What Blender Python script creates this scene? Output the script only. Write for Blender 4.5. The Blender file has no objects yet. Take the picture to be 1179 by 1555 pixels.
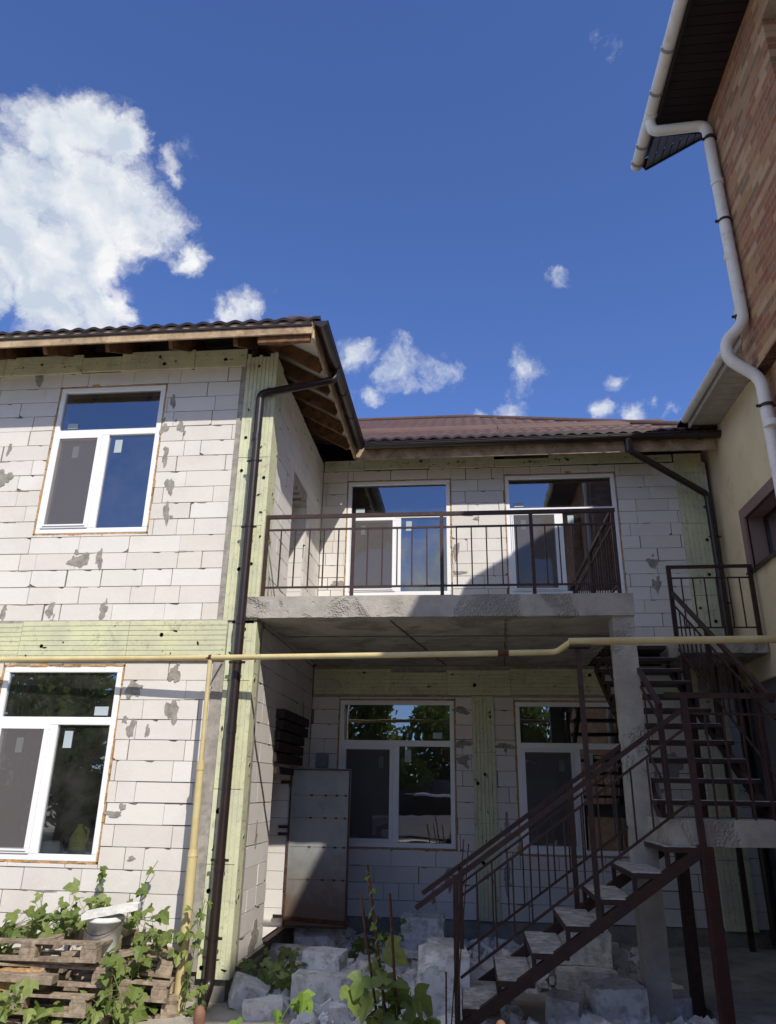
import bpy, bmesh, math, random
from mathutils import Vector, Matrix, noise
R=math.radians
random.seed(7)
scn=bpy.context.scene
COL=scn.collection
# ------------------------------------------------------------------ camera
CAM=Vector((0,0,1.65)); F=1121.19
def cam_axes(p,r,yaw):
    fw=Vector((math.sin(yaw)*math.cos(p),math.cos(yaw)*math.cos(p),math.sin(p)))
    rt=Vector((math.cos(yaw),-math.sin(yaw),0)); dn=fw.cross(rt)
    return math.cos(r)*rt+math.sin(r)*dn, -math.sin(r)*rt+math.cos(r)*dn, fw
RT,DN,FW=cam_axes(.359743860,-.0164915726,-.108468582)
cd=bpy.data.cameras.new('camera'); cam=bpy.data.objects.new('camera',cd); COL.objects.link(cam)
cd.sensor_fit='HORIZONTAL'; cd.sensor_width=36; cd.lens=F/1179*36; cd.clip_end=2000; cd.clip_start=.05
m=Matrix.Identity(4)
for i,a in enumerate((RT,-DN,-FW)):
    for j in range(3): m[j][i]=a[j]
m.translation=CAM; cam.matrix_world=m; scn.camera=cam
def sky_dir(x,y):                     # direction in the sky of a cloud seen at that bearing
    return (RT*((x-589.5)/F)+DN*((y-777.5)/F)+FW).normalized()
# ------------------------------------------------------------------ mesh builder
ORG={}
def mul(M,v): return M@Vector(v)
class MB:
    def __init__(s): s.v=[];s.f=[];s.m=[];s.c=[];s.sm=[]
    def face(s,pts,mi=0,c=None,sm=False):
        n=len(s.v); s.v+= [Vector(p) for p in pts]; s.f.append(tuple(range(n,n+len(pts)))); s.m.append(mi); s.c.append(c or (.5,.5,.5)); s.sm.append(sm)
    def mesh(s,vs,fs,mi=0,c=None,sm=False):
        n=len(s.v); s.v+=[Vector(p) for p in vs]
        for f in fs: s.f.append(tuple(n+i for i in f)); s.m.append(mi); s.c.append(c or (.5,.5,.5)); s.sm.append(sm)
    def box(s,a,b,mi=0,c=None):
        x0,y0,z0=a;x1,y1,z1=b
        s.mesh([(x0,y0,z0),(x1,y0,z0),(x1,y1,z0),(x0,y1,z0),(x0,y0,z1),(x1,y0,z1),(x1,y1,z1),(x0,y1,z1)],
          [(0,3,2,1),(4,5,6,7),(0,1,5,4),(1,2,6,5),(2,3,7,6),(3,0,4,7)],mi,c)
    def bar(s,p,q,w,h,mi=0,c=None,up=(0,0,1)):
        p=Vector(p);q=Vector(q);d=(q-p).normalized();up=Vector(up)
        if abs(d.dot(up))>.99: up=Vector((0,1,0))
        sd=d.cross(up).normalized()*w/2; u=sd.cross(d).normalized()*h/2
        vs=[p-sd-u,p+sd-u,p+sd+u,p-sd+u,q-sd-u,q+sd-u,q+sd+u,q-sd+u]
        s.mesh(vs,[(0,1,2,3),(7,6,5,4),(0,4,5,1),(1,5,6,2),(2,6,7,3),(3,7,4,0)],mi,c)
    def tube(s,pts,r,n=10,mi=0,c=None,cap=True,rs=None,half=False):
        pts=[Vector(p) for p in pts];N=len(pts);vs=[];t0=None
        for i in range(N):
            d=(pts[min(i+1,N-1)]-pts[max(i-1,0)]).normalized()
            if t0 is None:
                a=Vector((0,0,1)) if abs(d.z)<.9 else Vector((1,0,0)); x=d.cross(a).normalized()
            else: x=(t0-d*t0.dot(d)).normalized()
            t0=x;y=d.cross(x);rr=rs[i] if rs else r
            for k in range(n):
                an=2*math.pi*k/n; vs.append(pts[i]+x*math.cos(an)*rr+y*math.sin(an)*rr)
        fs=[(i*n+k,i*n+(k+1)%n,(i+1)*n+(k+1)%n,(i+1)*n+k) for i in range(N-1) for k in range(n)]
        s.mesh(vs,fs,mi,c,True)
        if cap:
            s.face([vs[k] for k in range(n)][::-1],mi,c); s.face([vs[(N-1)*n+k] for k in range(n)],mi,c)
    def build(s,name,mats,parent=None,bevel=0,weld=False):
        if not isinstance(mats,(list,tuple)): mats=[mats]
        org=ORG.get(parent.name,Vector()) if parent else Vector()
        me=bpy.data.meshes.new(name)
        me.from_pydata([v-org for v in s.v],[],s.f)
        for mt in mats: me.materials.append(mt)
        me.polygons.foreach_set('material_index',s.m); me.polygons.foreach_set('use_smooth',s.sm)
        ca=me.color_attributes.new('tint','FLOAT_COLOR','CORNER'); d=[]
        for f,c in zip(s.f,s.c): d+= [c[0],c[1],c[2],1]*len(f)
        ca.data.foreach_set('color',d); me.update()
        o=bpy.data.objects.new(name,me); COL.objects.link(o)
        if parent: o.parent=parent
        ORG[o.name]=org
        if weld:
            bm=bmesh.new();bm.from_mesh(me);bmesh.ops.remove_doubles(bm,verts=bm.verts,dist=.0006);bm.to_mesh(me);bm.free()
            me.polygons.foreach_set('use_smooth',[True]*len(me.polygons));me.set_sharp_from_angle(angle=R(weld if weld>1 else 40))
        if bevel:
            b=o.modifiers.new('bevel','BEVEL'); b.width=bevel; b.segments=2; b.limit_method='ANGLE'
        return o
def tag(o,label,cat,group=None):
    o['label']=label;o['category']=cat
    if group:o['group']=group
    return o
def thing(name,loc,label,cat,group=None):
    o=bpy.data.objects.new(name,None);COL.objects.link(o);o.location=loc;ORG[o.name]=Vector(loc);o.empty_display_size=.2
    return tag(o,label,cat,group)
def structure(o,kind='structure'): o['kind']=kind;return o
def fillet(pts,r,n=5):
    pts=[Vector(p) for p in pts];out=[pts[0]]
    for i in range(1,len(pts)-1):
        a,b,c=pts[i-1],pts[i],pts[i+1];u=(a-b);v=(c-b);rr=min(r,u.length*.45,v.length*.45);u.normalize();v.normalize()
        p=b+u*rr;q=b+v*rr
        for k in range(n+1):
            t=k/n; out.append(p*(1-t)**2+b*2*t*(1-t)+q*t*t)
    return out+[pts[-1]]
# ------------------------------------------------------------------ materials
def mat(name):
    m=bpy.data.materials.new(name);m.use_nodes=True;nt=m.node_tree;nt.nodes.clear()
    return m,nt
class N:
    def __init__(s,nt): s.nt=nt
    def n(s,t,**k):
        x=s.nt.nodes.new(t)
        for a,b in k.items():
            if a=='ins':
                for i,v in b.items():
                    if hasattr(v,'is_output'): s.nt.links.new(v,x.inputs[i])
                    else: x.inputs[i].default_value=v
            else: setattr(x,a,b)
        return x
    def math(s,op,a,b=None,c=None):
        i={0:a}
        if b is not None:i[1]=b
        if c is not None:i[2]=c
        return s.n('ShaderNodeMath',operation=op,ins=i).outputs[0]
    def noise(s,scale,detail=4,vec=None,rough=.55,dist=0):
        x=s.n('ShaderNodeTexNoise',ins={'Scale':scale,'Detail':detail,'Roughness':rough,'Distortion':dist})
        s.nt.links.new(vec or s.co(),x.inputs['Vector']);return x.outputs['Fac']
    def co(s):
        if not hasattr(s,'_co'): s._co=s.n('ShaderNodeTexCoord').outputs['Object']
        return s._co
    def maprange(s,v,a,b,c=0,d=1): return s.n('ShaderNodeMapRange',ins={0:v,1:a,2:b,3:c,4:d}).outputs[0]
    def mix(s,f,a,b,mode='MIX'):
        x=s.n('ShaderNodeMix',data_type='RGBA',blend_type=mode)
        for i,v in ((0,f),(6,a),(7,b)):
            if hasattr(v,'is_output'): s.nt.links.new(v,x.inputs[i])
            else: x.inputs[i].default_value=(v if i==0 else (*v,1) if len(v)==3 else v)
        return x.outputs[2]
    def tint(s): return s.n('ShaderNodeVertexColor',layer_name='tint').outputs['Color']
    def bump(s,h,st,dist=.01): return s.n('ShaderNodeBump',ins={'Height':h,'Strength':st,'Distance':dist}).outputs[0]
    def out(s,col,rough=.8,metal=0,bump=None,spec=.3,**k):
        p=s.n('ShaderNodeBsdfPrincipled')
        for i,v in dict({'Base Color':col,'Roughness':rough,'Metallic':metal,'Specular IOR Level':spec},**k).items():
            if hasattr(v,'is_output'): s.nt.links.new(v,p.inputs[i])
            else: p.inputs[i].default_value=(*v,1) if isinstance(v,tuple) and len(v)==3 else v
        if bump is not None: s.nt.links.new(bump,p.inputs['Normal'])
        o=s.n('ShaderNodeOutputMaterial');s.nt.links.new(p.outputs[0],o.inputs[0]);return p
def simple(name,c,rough=.7,metal=0,var=.25,scale=6,c2=None,bs=.3,bscale=40,spec=.3,tint=0,thr=(.45,.65)):
    m,nt=mat(name);k=N(nt)
    a=k.noise(scale,6); col=k.mix(k.maprange(a,.3,.7,0,1),tuple(x*(1-var) for x in c),tuple(min(1,x*(1+var)) for x in c))
    if c2: col=k.mix(k.maprange(k.noise(scale*1.7,8,rough=.7),*thr),col,c2)
    if tint: col=k.mix(tint,col,k.tint(),'OVERLAY')
    k.out(col,rough,metal,k.bump(k.noise(bscale,6),bs,.004),spec);return m
M={}
def aerated():
    m,nt=mat('aerated_block');k=N(nt)
    t=k.tint(); base=k.mix(.55,(.675,.64,.595),t,'OVERLAY')
    st=k.maprange(k.noise(1.3,7,rough=.65),.48,.72,0,.35); base=k.mix(st,base,(.47,.42,.37))
    fine=k.maprange(k.noise(14,8,rough=.7),.55,.75,0,.3); base=k.mix(fine,base,(.8,.77,.73))
    sp=k.n('ShaderNodeTexVoronoi',ins={'Scale':46.});nt.links.new(k.co(),sp.inputs['Vector'])
    dots=k.math('LESS_THAN',sp.outputs['Distance'],.13); base=k.mix(k.math('MULTIPLY',dots,k.maprange(k.noise(3,3),.5,.6,0,.5)),base,(.3,.27,.24))
    h=k.math('ADD',k.noise(60,8,rough=.7),k.math('MULTIPLY',k.noise(9,5),1.5))
    k.out(base,.92,0,k.bump(h,.45,.005),.15);return m
M['block']=aerated()
M['mortar']=simple('thin_mortar',(.16,.145,.125),.95,var=.3,bscale=50)
M['cement']=simple('cement_smear',(.275,.255,.225),.95,var=.3,scale=15,bscale=60,bs=.6)
def xps():
    m,nt=mat('insulation_board');k=N(nt)
    col=k.mix(.6,(.61,.62,.40),k.tint(),'OVERLAY')
    col=k.mix(k.maprange(k.noise(2.2,7,rough=.7),.40,.68,0,.9),col,(.47,.46,.345))
    col=k.mix(k.maprange(k.noise(5,8,rough=.75,dist=.6),.56,.64,0,.55),col,(.33,.31,.235))
    col=k.mix(k.maprange(k.noise(19,8,rough=.78),.57,.66,0,.75),col,(.22,.21,.15))
    k.out(col,.8,0,k.bump(k.noise(30,7,rough=.7),.5,.006),.2);return m
M['xps']=xps()
M['plaster']=simple('grey_plaster',(.34,.31,.27),.95,var=.25,scale=5,c2=(.22,.2,.17),bscale=35,bs=.7)
def concrete(name,c,agg=.6):
    m,nt=mat(name);k=N(nt)
    col=k.mix(k.maprange(k.noise(3,8,rough=.65),.35,.7),tuple(x*.75 for x in c),tuple(x*1.2 for x in c))
    patch=k.maprange(k.noise(1.6,5,dist=1.),.53,.6)
    v=k.n('ShaderNodeTexVoronoi',ins={'Scale':42.});nt.links.new(k.co(),v.inputs['Vector'])
    ag=k.math('MULTIPLY',patch,k.maprange(v.outputs['Distance'],.1,.6))
    col=k.mix(k.math('MULTIPLY',ag,.55),col,tuple(x*.45 for x in c))
    col=k.mix(k.maprange(k.noise(11,9,rough=.75),.6,.75,0,.6),col,(.13,.11,.09))
    h=k.math('ADD',k.noise(45,7,rough=.7),k.math('MULTIPLY',ag,-agg*3))
    k.out(col,.93,0,k.bump(h,.7,.012),.2);return m
M['concrete']=concrete('cast_concrete',(.41,.38,.335))
M['plinth']=concrete('plinth_concrete',(.31,.285,.245),.3)
M['pad']=concrete('pad_concrete',(.44,.425,.40),.05)
M['timber']=simple('rafter_timber',(.17,.085,.04),.8,var=.45,scale=5,bscale=30,c2=(.07,.035,.02))
M['fascia']=simple('fascia_timber',(.40,.29,.18),.8,var=.35,scale=4,c2=(.2,.13,.08),bscale=30)
M['membrane']=simple('roof_membrane',(.62,.6,.56),.7,var=.12,scale=2)
M['brown']=simple('brown_painted_metal',(.022,.013,.011),.32,.0,var=.2,scale=8,bscale=15,bs=.08,spec=.55)
M['roof']=simple('burgundy_roof_sheet',(.082,.041,.031),.5,0,var=.12,scale=3,bscale=60,bs=.08,spec=.5,c2=(.10,.055,.043))
M['flash']=simple('roof_flashing',(.135,.078,.06),.5,0,var=.1,scale=3,bs=.05)
M['pvc']=simple('white_window_plastic',(.80,.80,.80),.35,0,var=.03,scale=2,bs=.03,spec=.4)
M['sticker']=simple('paper_sticker',(.40,.46,.48),.6,var=.05,bs=.02)
M['foam']=simple('expanding_foam',(.42,.22,.08),.9,var=.4,scale=20,bscale=60,bs=.9,c2=(.5,.38,.22))
M['foam_shade']=simple('fresh_orange_foam',(.75,.33,.05),.9,var=.3,scale=12,bscale=40,bs=.9)
M['steel']=simple('rusty_painted_steel',(.038,.017,.014),.55,.0,var=.35,scale=14,c2=(.085,.035,.02),bscale=45,bs=.3,thr=(.55,.75),spec=.4)
M['red_steel']=simple('red_primer_steel',(.052,.017,.014),.5,0,var=.3,scale=9,c2=(.03,.014,.012),bs=.2)
def yellow():
    m,nt=mat('yellow_pipe_paint');k=N(nt)
    col=k.mix(k.maprange(k.noise(5,5),.3,.7),(.48,.385,.18),(.60,.50,.26))
    col=k.mix(k.maprange(k.noise(9,9,rough=.75),.6,.72,0,.8),col,(.55,.5,.4))
    col=k.mix(k.maprange(k.noise(13,9,rough=.8),.64,.70),col,(.1,.055,.03))
    k.out(col,.6,0,k.bump(k.noise(40,6),.25,.004),.4);return m
M['gas']=yellow()
def doormat():
    m,nt=mat('weathered_grey_steel');k=N(nt)
    col=k.mix(k.maprange(k.noise(2.5,7,rough=.65),.35,.7),(.21,.225,.222),(.30,.315,.305))
    sx=k.n('ShaderNodeSeparateXYZ');nt.links.new(k.co(),sx.inputs[0])
    low=k.maprange(k.math('ADD',sx.outputs['Z'],k.math('MULTIPLY',k.noise(4,8,rough=.7),.8)),.95,1.6,1,0)
    col=k.mix(k.math('MULTIPLY',low,.85),col,(.105,.062,.036))
    col=k.mix(k.maprange(k.noise(3.2,9,rough=.75),.6,.7,0,.8),col,(.15,.085,.045))
    k.out(col,.6,0,k.bump(k.noise(3,6),.35,.02),.35);return m
M['door']=doormat()
M['rust']=simple('rust_edge',(.10,.042,.02),.85,0,var=.4,scale=10,c2=(.05,.02,.015))
M['whitepipe']=simple('white_drainpipe',(.70,.68,.655),.4,0,var=.08,scale=3,c2=(.45,.41,.35),bs=.05,thr=(.54,.75))
M['clip']=simple('grey_gutter_clip',(.28,.265,.25),.5,var=.1)
M['cream']=simple('cream_stucco',(.74,.61,.40),.9,var=.1,scale=1.2,bscale=90,bs=.4,c2=(.5,.38,.22),thr=(.55,.8))
M['mauve']=simple('mauve_trim',(.24,.16,.145),.85,var=.1,scale=3,bs=.3)
M['greywall']=simple('grey_render',(.20,.19,.18),.92,var=.25,scale=2,c2=(.1,.09,.085),bs=.5,thr=(.55,.75))
M['soffit']=simple('dark_soffit_sheet',(.018,.012,.014),.45,0,var=.15,bs=.03)
M['soffit_grey']=simple('grey_soffit_board',(.42,.39,.36),.6,0,var=.15,bs=.05)
M['dark']=simple('dark_room',(.035,.032,.03),.95,var=.3,bs=.1)
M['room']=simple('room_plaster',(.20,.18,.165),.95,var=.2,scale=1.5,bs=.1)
M['plate']=simple('dusty_tread',(.52,.495,.465),.9,var=.25,scale=6,c2=(.24,.21,.18),bscale=40,bs=.25)
M['chunk']=simple('broken_block',(.73,.705,.67),.95,var=.2,scale=5,c2=(.42,.39,.34),bscale=22,bs=1.,thr=(.48,.64),tint=.4)
M['pallet']=simple('grey_pallet_wood',(.31,.255,.195),.9,var=.4,scale=9,c2=(.15,.11,.08),bscale=25,bs=.6,tint=.6)
M['bucket']=simple('dirty_white_plastic',(.68,.67,.64),.5,var=.1,scale=6,c2=(.42,.40,.37),bs=.2,thr=(.5,.7))
M['tarp']=simple('dark_tarp',(.03,.032,.036),.5,var=.3,bscale=12,bs=.8)
M['bark']=simple('tree_bark',(.10,.075,.05),.95,var=.4,scale=9,bscale=20,bs=.9)
def brick():
    m,nt=mat('mottled_brick');k=N(nt)
    sx=k.n('ShaderNodeSeparateXYZ');nt.links.new(k.co(),sx.inputs[0])
    u=k.math('ADD',sx.outputs['X'],sx.outputs['Y']); z=sx.outputs['Z']
    H=.077;L=.26
    row=k.math('FLOOR',k.math('DIVIDE',z,H))
    uo=k.math('ADD',k.math('DIVIDE',u,L),k.math('MULTIPLY',k.math('MODULO',row,2.),.5))
    cell=k.math('FLOOR',uo)
    cv=k.n('ShaderNodeCombineXYZ',ins={0:cell,1:row});wn=k.n('ShaderNodeTexWhiteNoise',noise_dimensions='2D');nt.links.new(cv.outputs[0],wn.inputs['Vector'])
    cr=k.n('ShaderNodeValToRGB');cr.color_ramp.interpolation='CONSTANT';e=cr.color_ramp.elements
    cols=[(.25,.105,.055),(.31,.18,.095),(.21,.085,.05),(.34,.215,.12),(.26,.125,.07),(.17,.11,.065),(.37,.25,.15),(.24,.095,.05),(.29,.165,.085)];cols=[tuple(min(1,x*f) for x,f in zip(c,(1.34,1.24,1.18))) for c in cols]
    e[0].position=0;e[0].color=(*cols[0],1);e[1].position=1/9;e[1].color=(*cols[1],1)
    for i in range(2,9):
        q=e.new(i/9);q.color=(*cols[i],1)
    nt.links.new(wn.outputs['Value'],cr.inputs[0])
    fz=k.math('FRACT',k.math('DIVIDE',z,H));fu=k.math('FRACT',uo)
    wob=k.math('MULTIPLY',k.math('SUBTRACT',k.noise(18,4),.5),.16)
    mz=k.math('LESS_THAN',k.math('ADD',fz,wob),.14);mu=k.math('LESS_THAN',k.math('ADD',fu,k.math('MULTIPLY',wob,.3)),.05)
    mo=k.math('MAXIMUM',mz,mu)
    col=k.mix(k.maprange(k.noise(7,6,rough=.7),.4,.75,0,.5),cr.outputs[0],(.36,.28,.2))
    col=k.mix(mo,col,k.mix(k.noise(5,4),(.46,.38,.28),(.2,.15,.11)))
    h=k.math('ADD',k.math('MULTIPLY',mo,-1.2),k.math('MULTIPLY',k.noise(40,6),.6))
    k.out(col,.92,0,k.bump(h,1.,.03),.15);return m
M['brick']=brick()
def glass():
    m,nt=mat('window_glass');k=N(nt)
    tr=k.n('ShaderNodeBsdfTransparent',ins={0:(.62,.66,.66,1)});gl=k.n('ShaderNodeBsdfGlossy',ins={0:(.9,.95,1,1),'Roughness':.0})
    wv=k.bump(k.noise(1.4,2),.06,.03);nt.links.new(wv,gl.inputs['Normal'])
    lw=k.n('ShaderNodeFresnel',ins={0:1.5}); f=k.math('MINIMUM',k.math('MULTIPLY_ADD',lw.outputs[0],2.2,.16),.9)
    mx=k.n('ShaderNodeMixShader',ins={0:f,1:tr.outputs[0],2:gl.outputs[0]});df=k.n('ShaderNodeBsdfDiffuse',ins={0:(.55,.53,.48,1)});dust=k.maprange(k.noise(2.5,8,rough=.7),.35,.75,.005,.07);mx=k.n('ShaderNodeMixShader',ins={0:dust,1:mx.outputs[0],2:df.outputs[0]});o=k.n('ShaderNodeOutputMaterial');nt.links.new(mx.outputs[0],o.inputs[0]);return m
M['glass']=glass()
def screen():
    m,nt=mat('insect_mesh');k=N(nt)
    tr=k.n('ShaderNodeBsdfTransparent',ins={0:(1,1,1,1)});df=k.n('ShaderNodeBsdfDiffuse',ins={0:(.16,.148,.148,1)})
    mx=k.n('ShaderNodeMixShader',ins={0:.62,1:tr.outputs[0],2:df.outputs[0]});o=k.n('ShaderNodeOutputMaterial');nt.links.new(mx.outputs[0],o.inputs[0]);return m
M['screen']=screen()
def leafmat(name,a,b):
    m,nt=mat(name);k=N(nt)
    col=k.mix(k.tint(),a,b); col=k.mix(k.maprange(k.noise(25,4),.4,.7,0,.35),col,tuple(x*.55 for x in a))
    p=k.n('ShaderNodeBsdfPrincipled',ins={'Base Color':col,'Roughness':.5,'Specular IOR Level':.35});t=k.n('ShaderNodeBsdfTranslucent',ins={0:col})
    mx=k.n('ShaderNodeMixShader',ins={0:.35,1:p.outputs[0],2:t.outputs[0]});o=k.n('ShaderNodeOutputMaterial');nt.links.new(mx.outputs[0],o.inputs[0]);return m
M['leaf']=leafmat('hop_leaf',(.105,.165,.03),(.28,.33,.10))
M['leaf_light']=leafmat('young_hop_leaf',(.13,.23,.03),(.26,.38,.07))
M['tree_leaf']=leafmat('tree_leaf',(.10,.16,.03),(.24,.29,.08))
M['stem']=simple('green_stem',(.16,.2,.07),.6,var=.2,bs=.1)
def dirt():
    m,nt=mat('dusty_ground');k=N(nt)
    col=k.mix(k.maprange(k.noise(1.2,9,rough=.7),.3,.65),(.32,.285,.235),(.55,.50,.43))  # pale tones raised so the sunlit ground bounces light into the shade
    col=k.mix(k.maprange(k.noise(.25,6),.5,.62,0,.7),col,(.12,.13,.06))
    k.out(col,.95,0,k.bump(k.noise(9,9,rough=.75),1.,.03),.1);return m
M['dirt']=dirt()
# ------------------------------------------------------------------ helpers for walls
def subtract(rects,h):
    out=[]
    for (a,b,c,d) in rects:
        if h[0]>=b or h[1]<=a or h[2]>=d or h[3]<=c: out.append((a,b,c,d));continue
        if h[0]>a: out.append((a,h[0],c,d))
        if h[1]<b: out.append((h[1],b,c,d))
        a2=max(a,h[0]);b2=min(b,h[1])
        if h[2]>c: out.append((a2,b2,c,h[2]))
        if h[3]<d: out.append((a2,b2,h[3],d))
    return out
def smear_shape(mb,P,u,z,w,h,rnd,mi):
    # blot of cement with ragged outline, a few mm proud of the block face
    n=22;ph=[rnd.uniform(0,6.28) for _ in range(4)];pts=[]
    for i in range(n):
        a=2*math.pi*i/n;r=1+.22*math.sin(2*a+ph[0])+.2*math.sin(3*a+ph[1])+.12*math.sin(5*a+ph[2])+.1*math.sin(8*a+ph[3])
        pts.append((u+math.cos(a)*w*r/2,z+math.sin(a)*h*r/2))
    c=P(u,z,.006)
    for i in range(n):
        j=(i+1)%n; a=pts[i];b=pts[j]
        mb.face([c,P(a[0],a[1],.0045),P(b[0],b[1],.0045)],mi)
        mb.face([P(a[0],a[1],.0045),P(a[0],a[1],-.004),P(b[0],b[1],-.004),P(b[0],b[1],.0045)],mi)
def block_wall(name,parent,O,U,Nn,u0,u1,areas,holes,seed,smears=(),thick=.3):
    """areas: (z0,z1,course height)"""
    rnd=random.Random(seed);O=Vector(O);U=Vector(U);Nn=Vector(Nn);flip=U.cross(Vector((0,0,1))).dot(Nn)<0
    def P(u,z,d=0): return O+U*u+Vector((0,0,z))+Nn*d
    mb=MB()
    def quad(a,b,c,d,mi=0,col=None): mb.face([a,b,c,d] if not flip else [d,c,b,a],mi,col)
    for (z0,z1,ch) in areas:
        nz=max(1,round((z1-z0)/ch));ch=(z1-z0)/nz
        for r in range(nz):
            za=z0+r*ch;zb=za+ch;u=u0-rnd.uniform(0,.6)
            while u<u1:
                L=.6 if rnd.random()<.72 else rnd.choice((.2,.28,.34,.42,.48))
                a=max(u,u0);b=min(u+L,u1);u+=L
                if b-a<.05: continue
                rc=[(a,b,za,zb)]
                for h in holes: rc=subtract(rc,h)
                t=.5+rnd.uniform(-.12,.08);col=(t+rnd.uniform(-.01,.02),t,t-rnd.uniform(-.01,.03));off=rnd.uniform(-.003,.003)
                gz=rnd.uniform(.002,.006)*(1.6 if rnd.random()<.12 else 1);gu=rnd.uniform(.0018,.007)*(2.2 if rnd.random()<.12 else 1)
                for (a2,b2,c2,d2) in rc:
                    if b2-a2<.02 or d2-c2<.02: continue
                    j=lambda:rnd.uniform(-.0012,.0012)
                    x0,x1,y0,y1=a2+gu,b2-gu*.6,c2+gz,d2-gz*.7
                    pts=[(x0+j(),y0+j()),(x1+j(),y0+j()),(x1+j(),y1+j()),(x0+j(),y1+j())]
                    # chipped corner or bitten edge
                    if rnd.random()<.2:
                        k=rnd.randrange(4);s=rnd.uniform(.012,.05);px,py=pts[k];sx=1 if k in(0,3) else -1;sy=1 if k<2 else -1
                        p1=(px+sx*s*rnd.uniform(.8,2),py);p3=(px,py+sy*s*rnd.uniform(.5,1));p2=(px+sx*s*rnd.uniform(.4,.7),py+sy*s*rnd.uniform(.3,.6))
                        ch3=[p3,p2,p1] if (k in(0,2)) else [p1,p2,p3]
                        pts=pts[:k]+ch3+pts[k+1:]
                    if rnd.random()<.55 and x1-x0>.3:
                        w=rnd.uniform(.02,.07);c=rnd.uniform(x0+.1,x1-.1);dp=rnd.uniform(.004,.018)
                        i=[i for i,p in enumerate(pts) if abs(p[1]-y1)<.004 and p[0]>(x0+x1)/2]
                        if i: pts=pts[:i[0]+1]+[(c+w,y1),(c+w*.5,y1-dp),(c-w*.3,y1-dp*.7),(c-w,y1)]+pts[i[0]+1:]
                    f=[P(p[0],p[1],off) for p in pts]
                    mb.face(f if not flip else f[::-1],0,col)
                    for i in range(len(pts)):
                        p=pts[i];q=pts[(i+1)%len(pts)]
                        quad(P(*p,-.02),P(*q,-.02),P(*q,off),P(*p,off),0,col)
        rc=[(u0,u1,z0,z1)]
        for h in holes: rc=subtract(rc,h)
        for (a,b,c,d) in rc:
            quad(P(a,c,-.009),P(b,c,-.009),P(b,d,-.009),P(a,d,-.009),1)
            quad(P(a,d,-thick),P(b,d,-thick),P(b,c,-thick),P(a,c,-thick),1)
    for h in holes:
        zs0=max(h[2],areas[0][0]);zs1=h[3];a,b=h[0],h[1]
        # reveals of the opening, block coloured with courses
        n=max(1,round((zs1-zs0)/.2))
        for i in range(n):
            za=zs0+(zs1-zs0)*i/n+.002;zb=zs0+(zs1-zs0)*(i+1)/n-.002;t=.5+rnd.uniform(-.08,.06);cc=(t,t,t)
            quad(P(a,za,-.02),P(a,za,-thick),P(a,zb,-thick),P(a,zb,-.02),0,cc)
            quad(P(b,za,-thick),P(b,za,-.02),P(b,zb,-.02),P(b,zb,-thick),0,cc)
        quad(P(a,zs1,-.02),P(a,zs1,-thick),P(b,zs1,-thick),P(b,zs1,-.02),0)
        quad(P(a,zs0,-thick),P(a,zs0,-.02),P(b,zs0,-.02),P(b,zs0,-thick),0)
    for (u,z,w,h) in smears:
        smear_shape(mb,P,u,z,w,h,rnd,2)
        for _ in range(rnd.choice((0,1,2))): smear_shape(mb,P,u+rnd.uniform(-.09,.09),z+rnd.uniform(-.12,.12),rnd.uniform(.02,.06),rnd.uniform(.03,.08),rnd,2)
    for _ in range(int((u1-u0)*11)):
        za,zb,ch=areas[rnd.randrange(len(areas))];nz=max(1,round((zb-za)/ch));z=za+(zb-za)/nz*rnd.randint(1,nz-1);u=rnd.uniform(u0+.2,u1-.2);w=rnd.uniform(.05,.22)
        if any(h[0]-.2<u<h[1]+.2 and h[2]-.05<z<h[3]+.05 for h in holes): continue
        smear_shape(mb,P,u,z-rnd.uniform(0,.008),w,rnd.uniform(.008,.022),rnd,2)
    return mb.build(name,[M['block'],M['mortar'],M['cement']],parent)
def grooved(mb,O,U,V,Nn,w,h,pitch,rnd,t=.03,ragged=0,mi=0):
    """board with V grooves running along V"""
    O=Vector(O);U=Vector(U);V=Vector(V);Nn=Vector(Nn);flip=U.cross(V).dot(Nn)<0
    tt=.5+rnd.uniform(-.06,.06);col=(tt,tt+rnd.uniform(-.02,.02),tt-rnd.uniform(-.05,.06))
    n=max(1,int(w/pitch));pw=w/n;prof=[]
    for i in range(n):
        prof+= [(i*pw+.004,0),((i+1)*pw-.004,0)]
        if i<n-1: prof.append(((i+1)*pw,-.008))
    prof=[(0,-t)]+[(.001,0)]+prof[1:-1]+[(w-.001,0),(w,-t)]
    top=[h+(rnd.uniform(-ragged,ragged*.2) if ragged else 0) for _ in range(n+1)]
    def q(a,b,c,d,m=mi): mb.face([a,b,c,d] if not flip else [d,c,b,a],m,col)
    for i in range(len(prof)-1):
        (a,da),(b,db)=prof[i],prof[i+1];k=min(n-1,int(((a+b)/2)/pw));hh=top[k]
        q(O+U*a+Nn*da,O+U*b+Nn*db,O+U*b+Nn*db+V*hh,O+U*a+Nn*da+V*hh)
        q(O+U*a+Nn*da+V*hh,O+U*b+Nn*db+V*hh,O+U*b-Nn*t+V*hh,O+U*a-Nn*t+V*hh)
        q(O+U*a-Nn*t,O+U*b-Nn*t,O+U*b+Nn*db,O+U*a+Nn*da)
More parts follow.
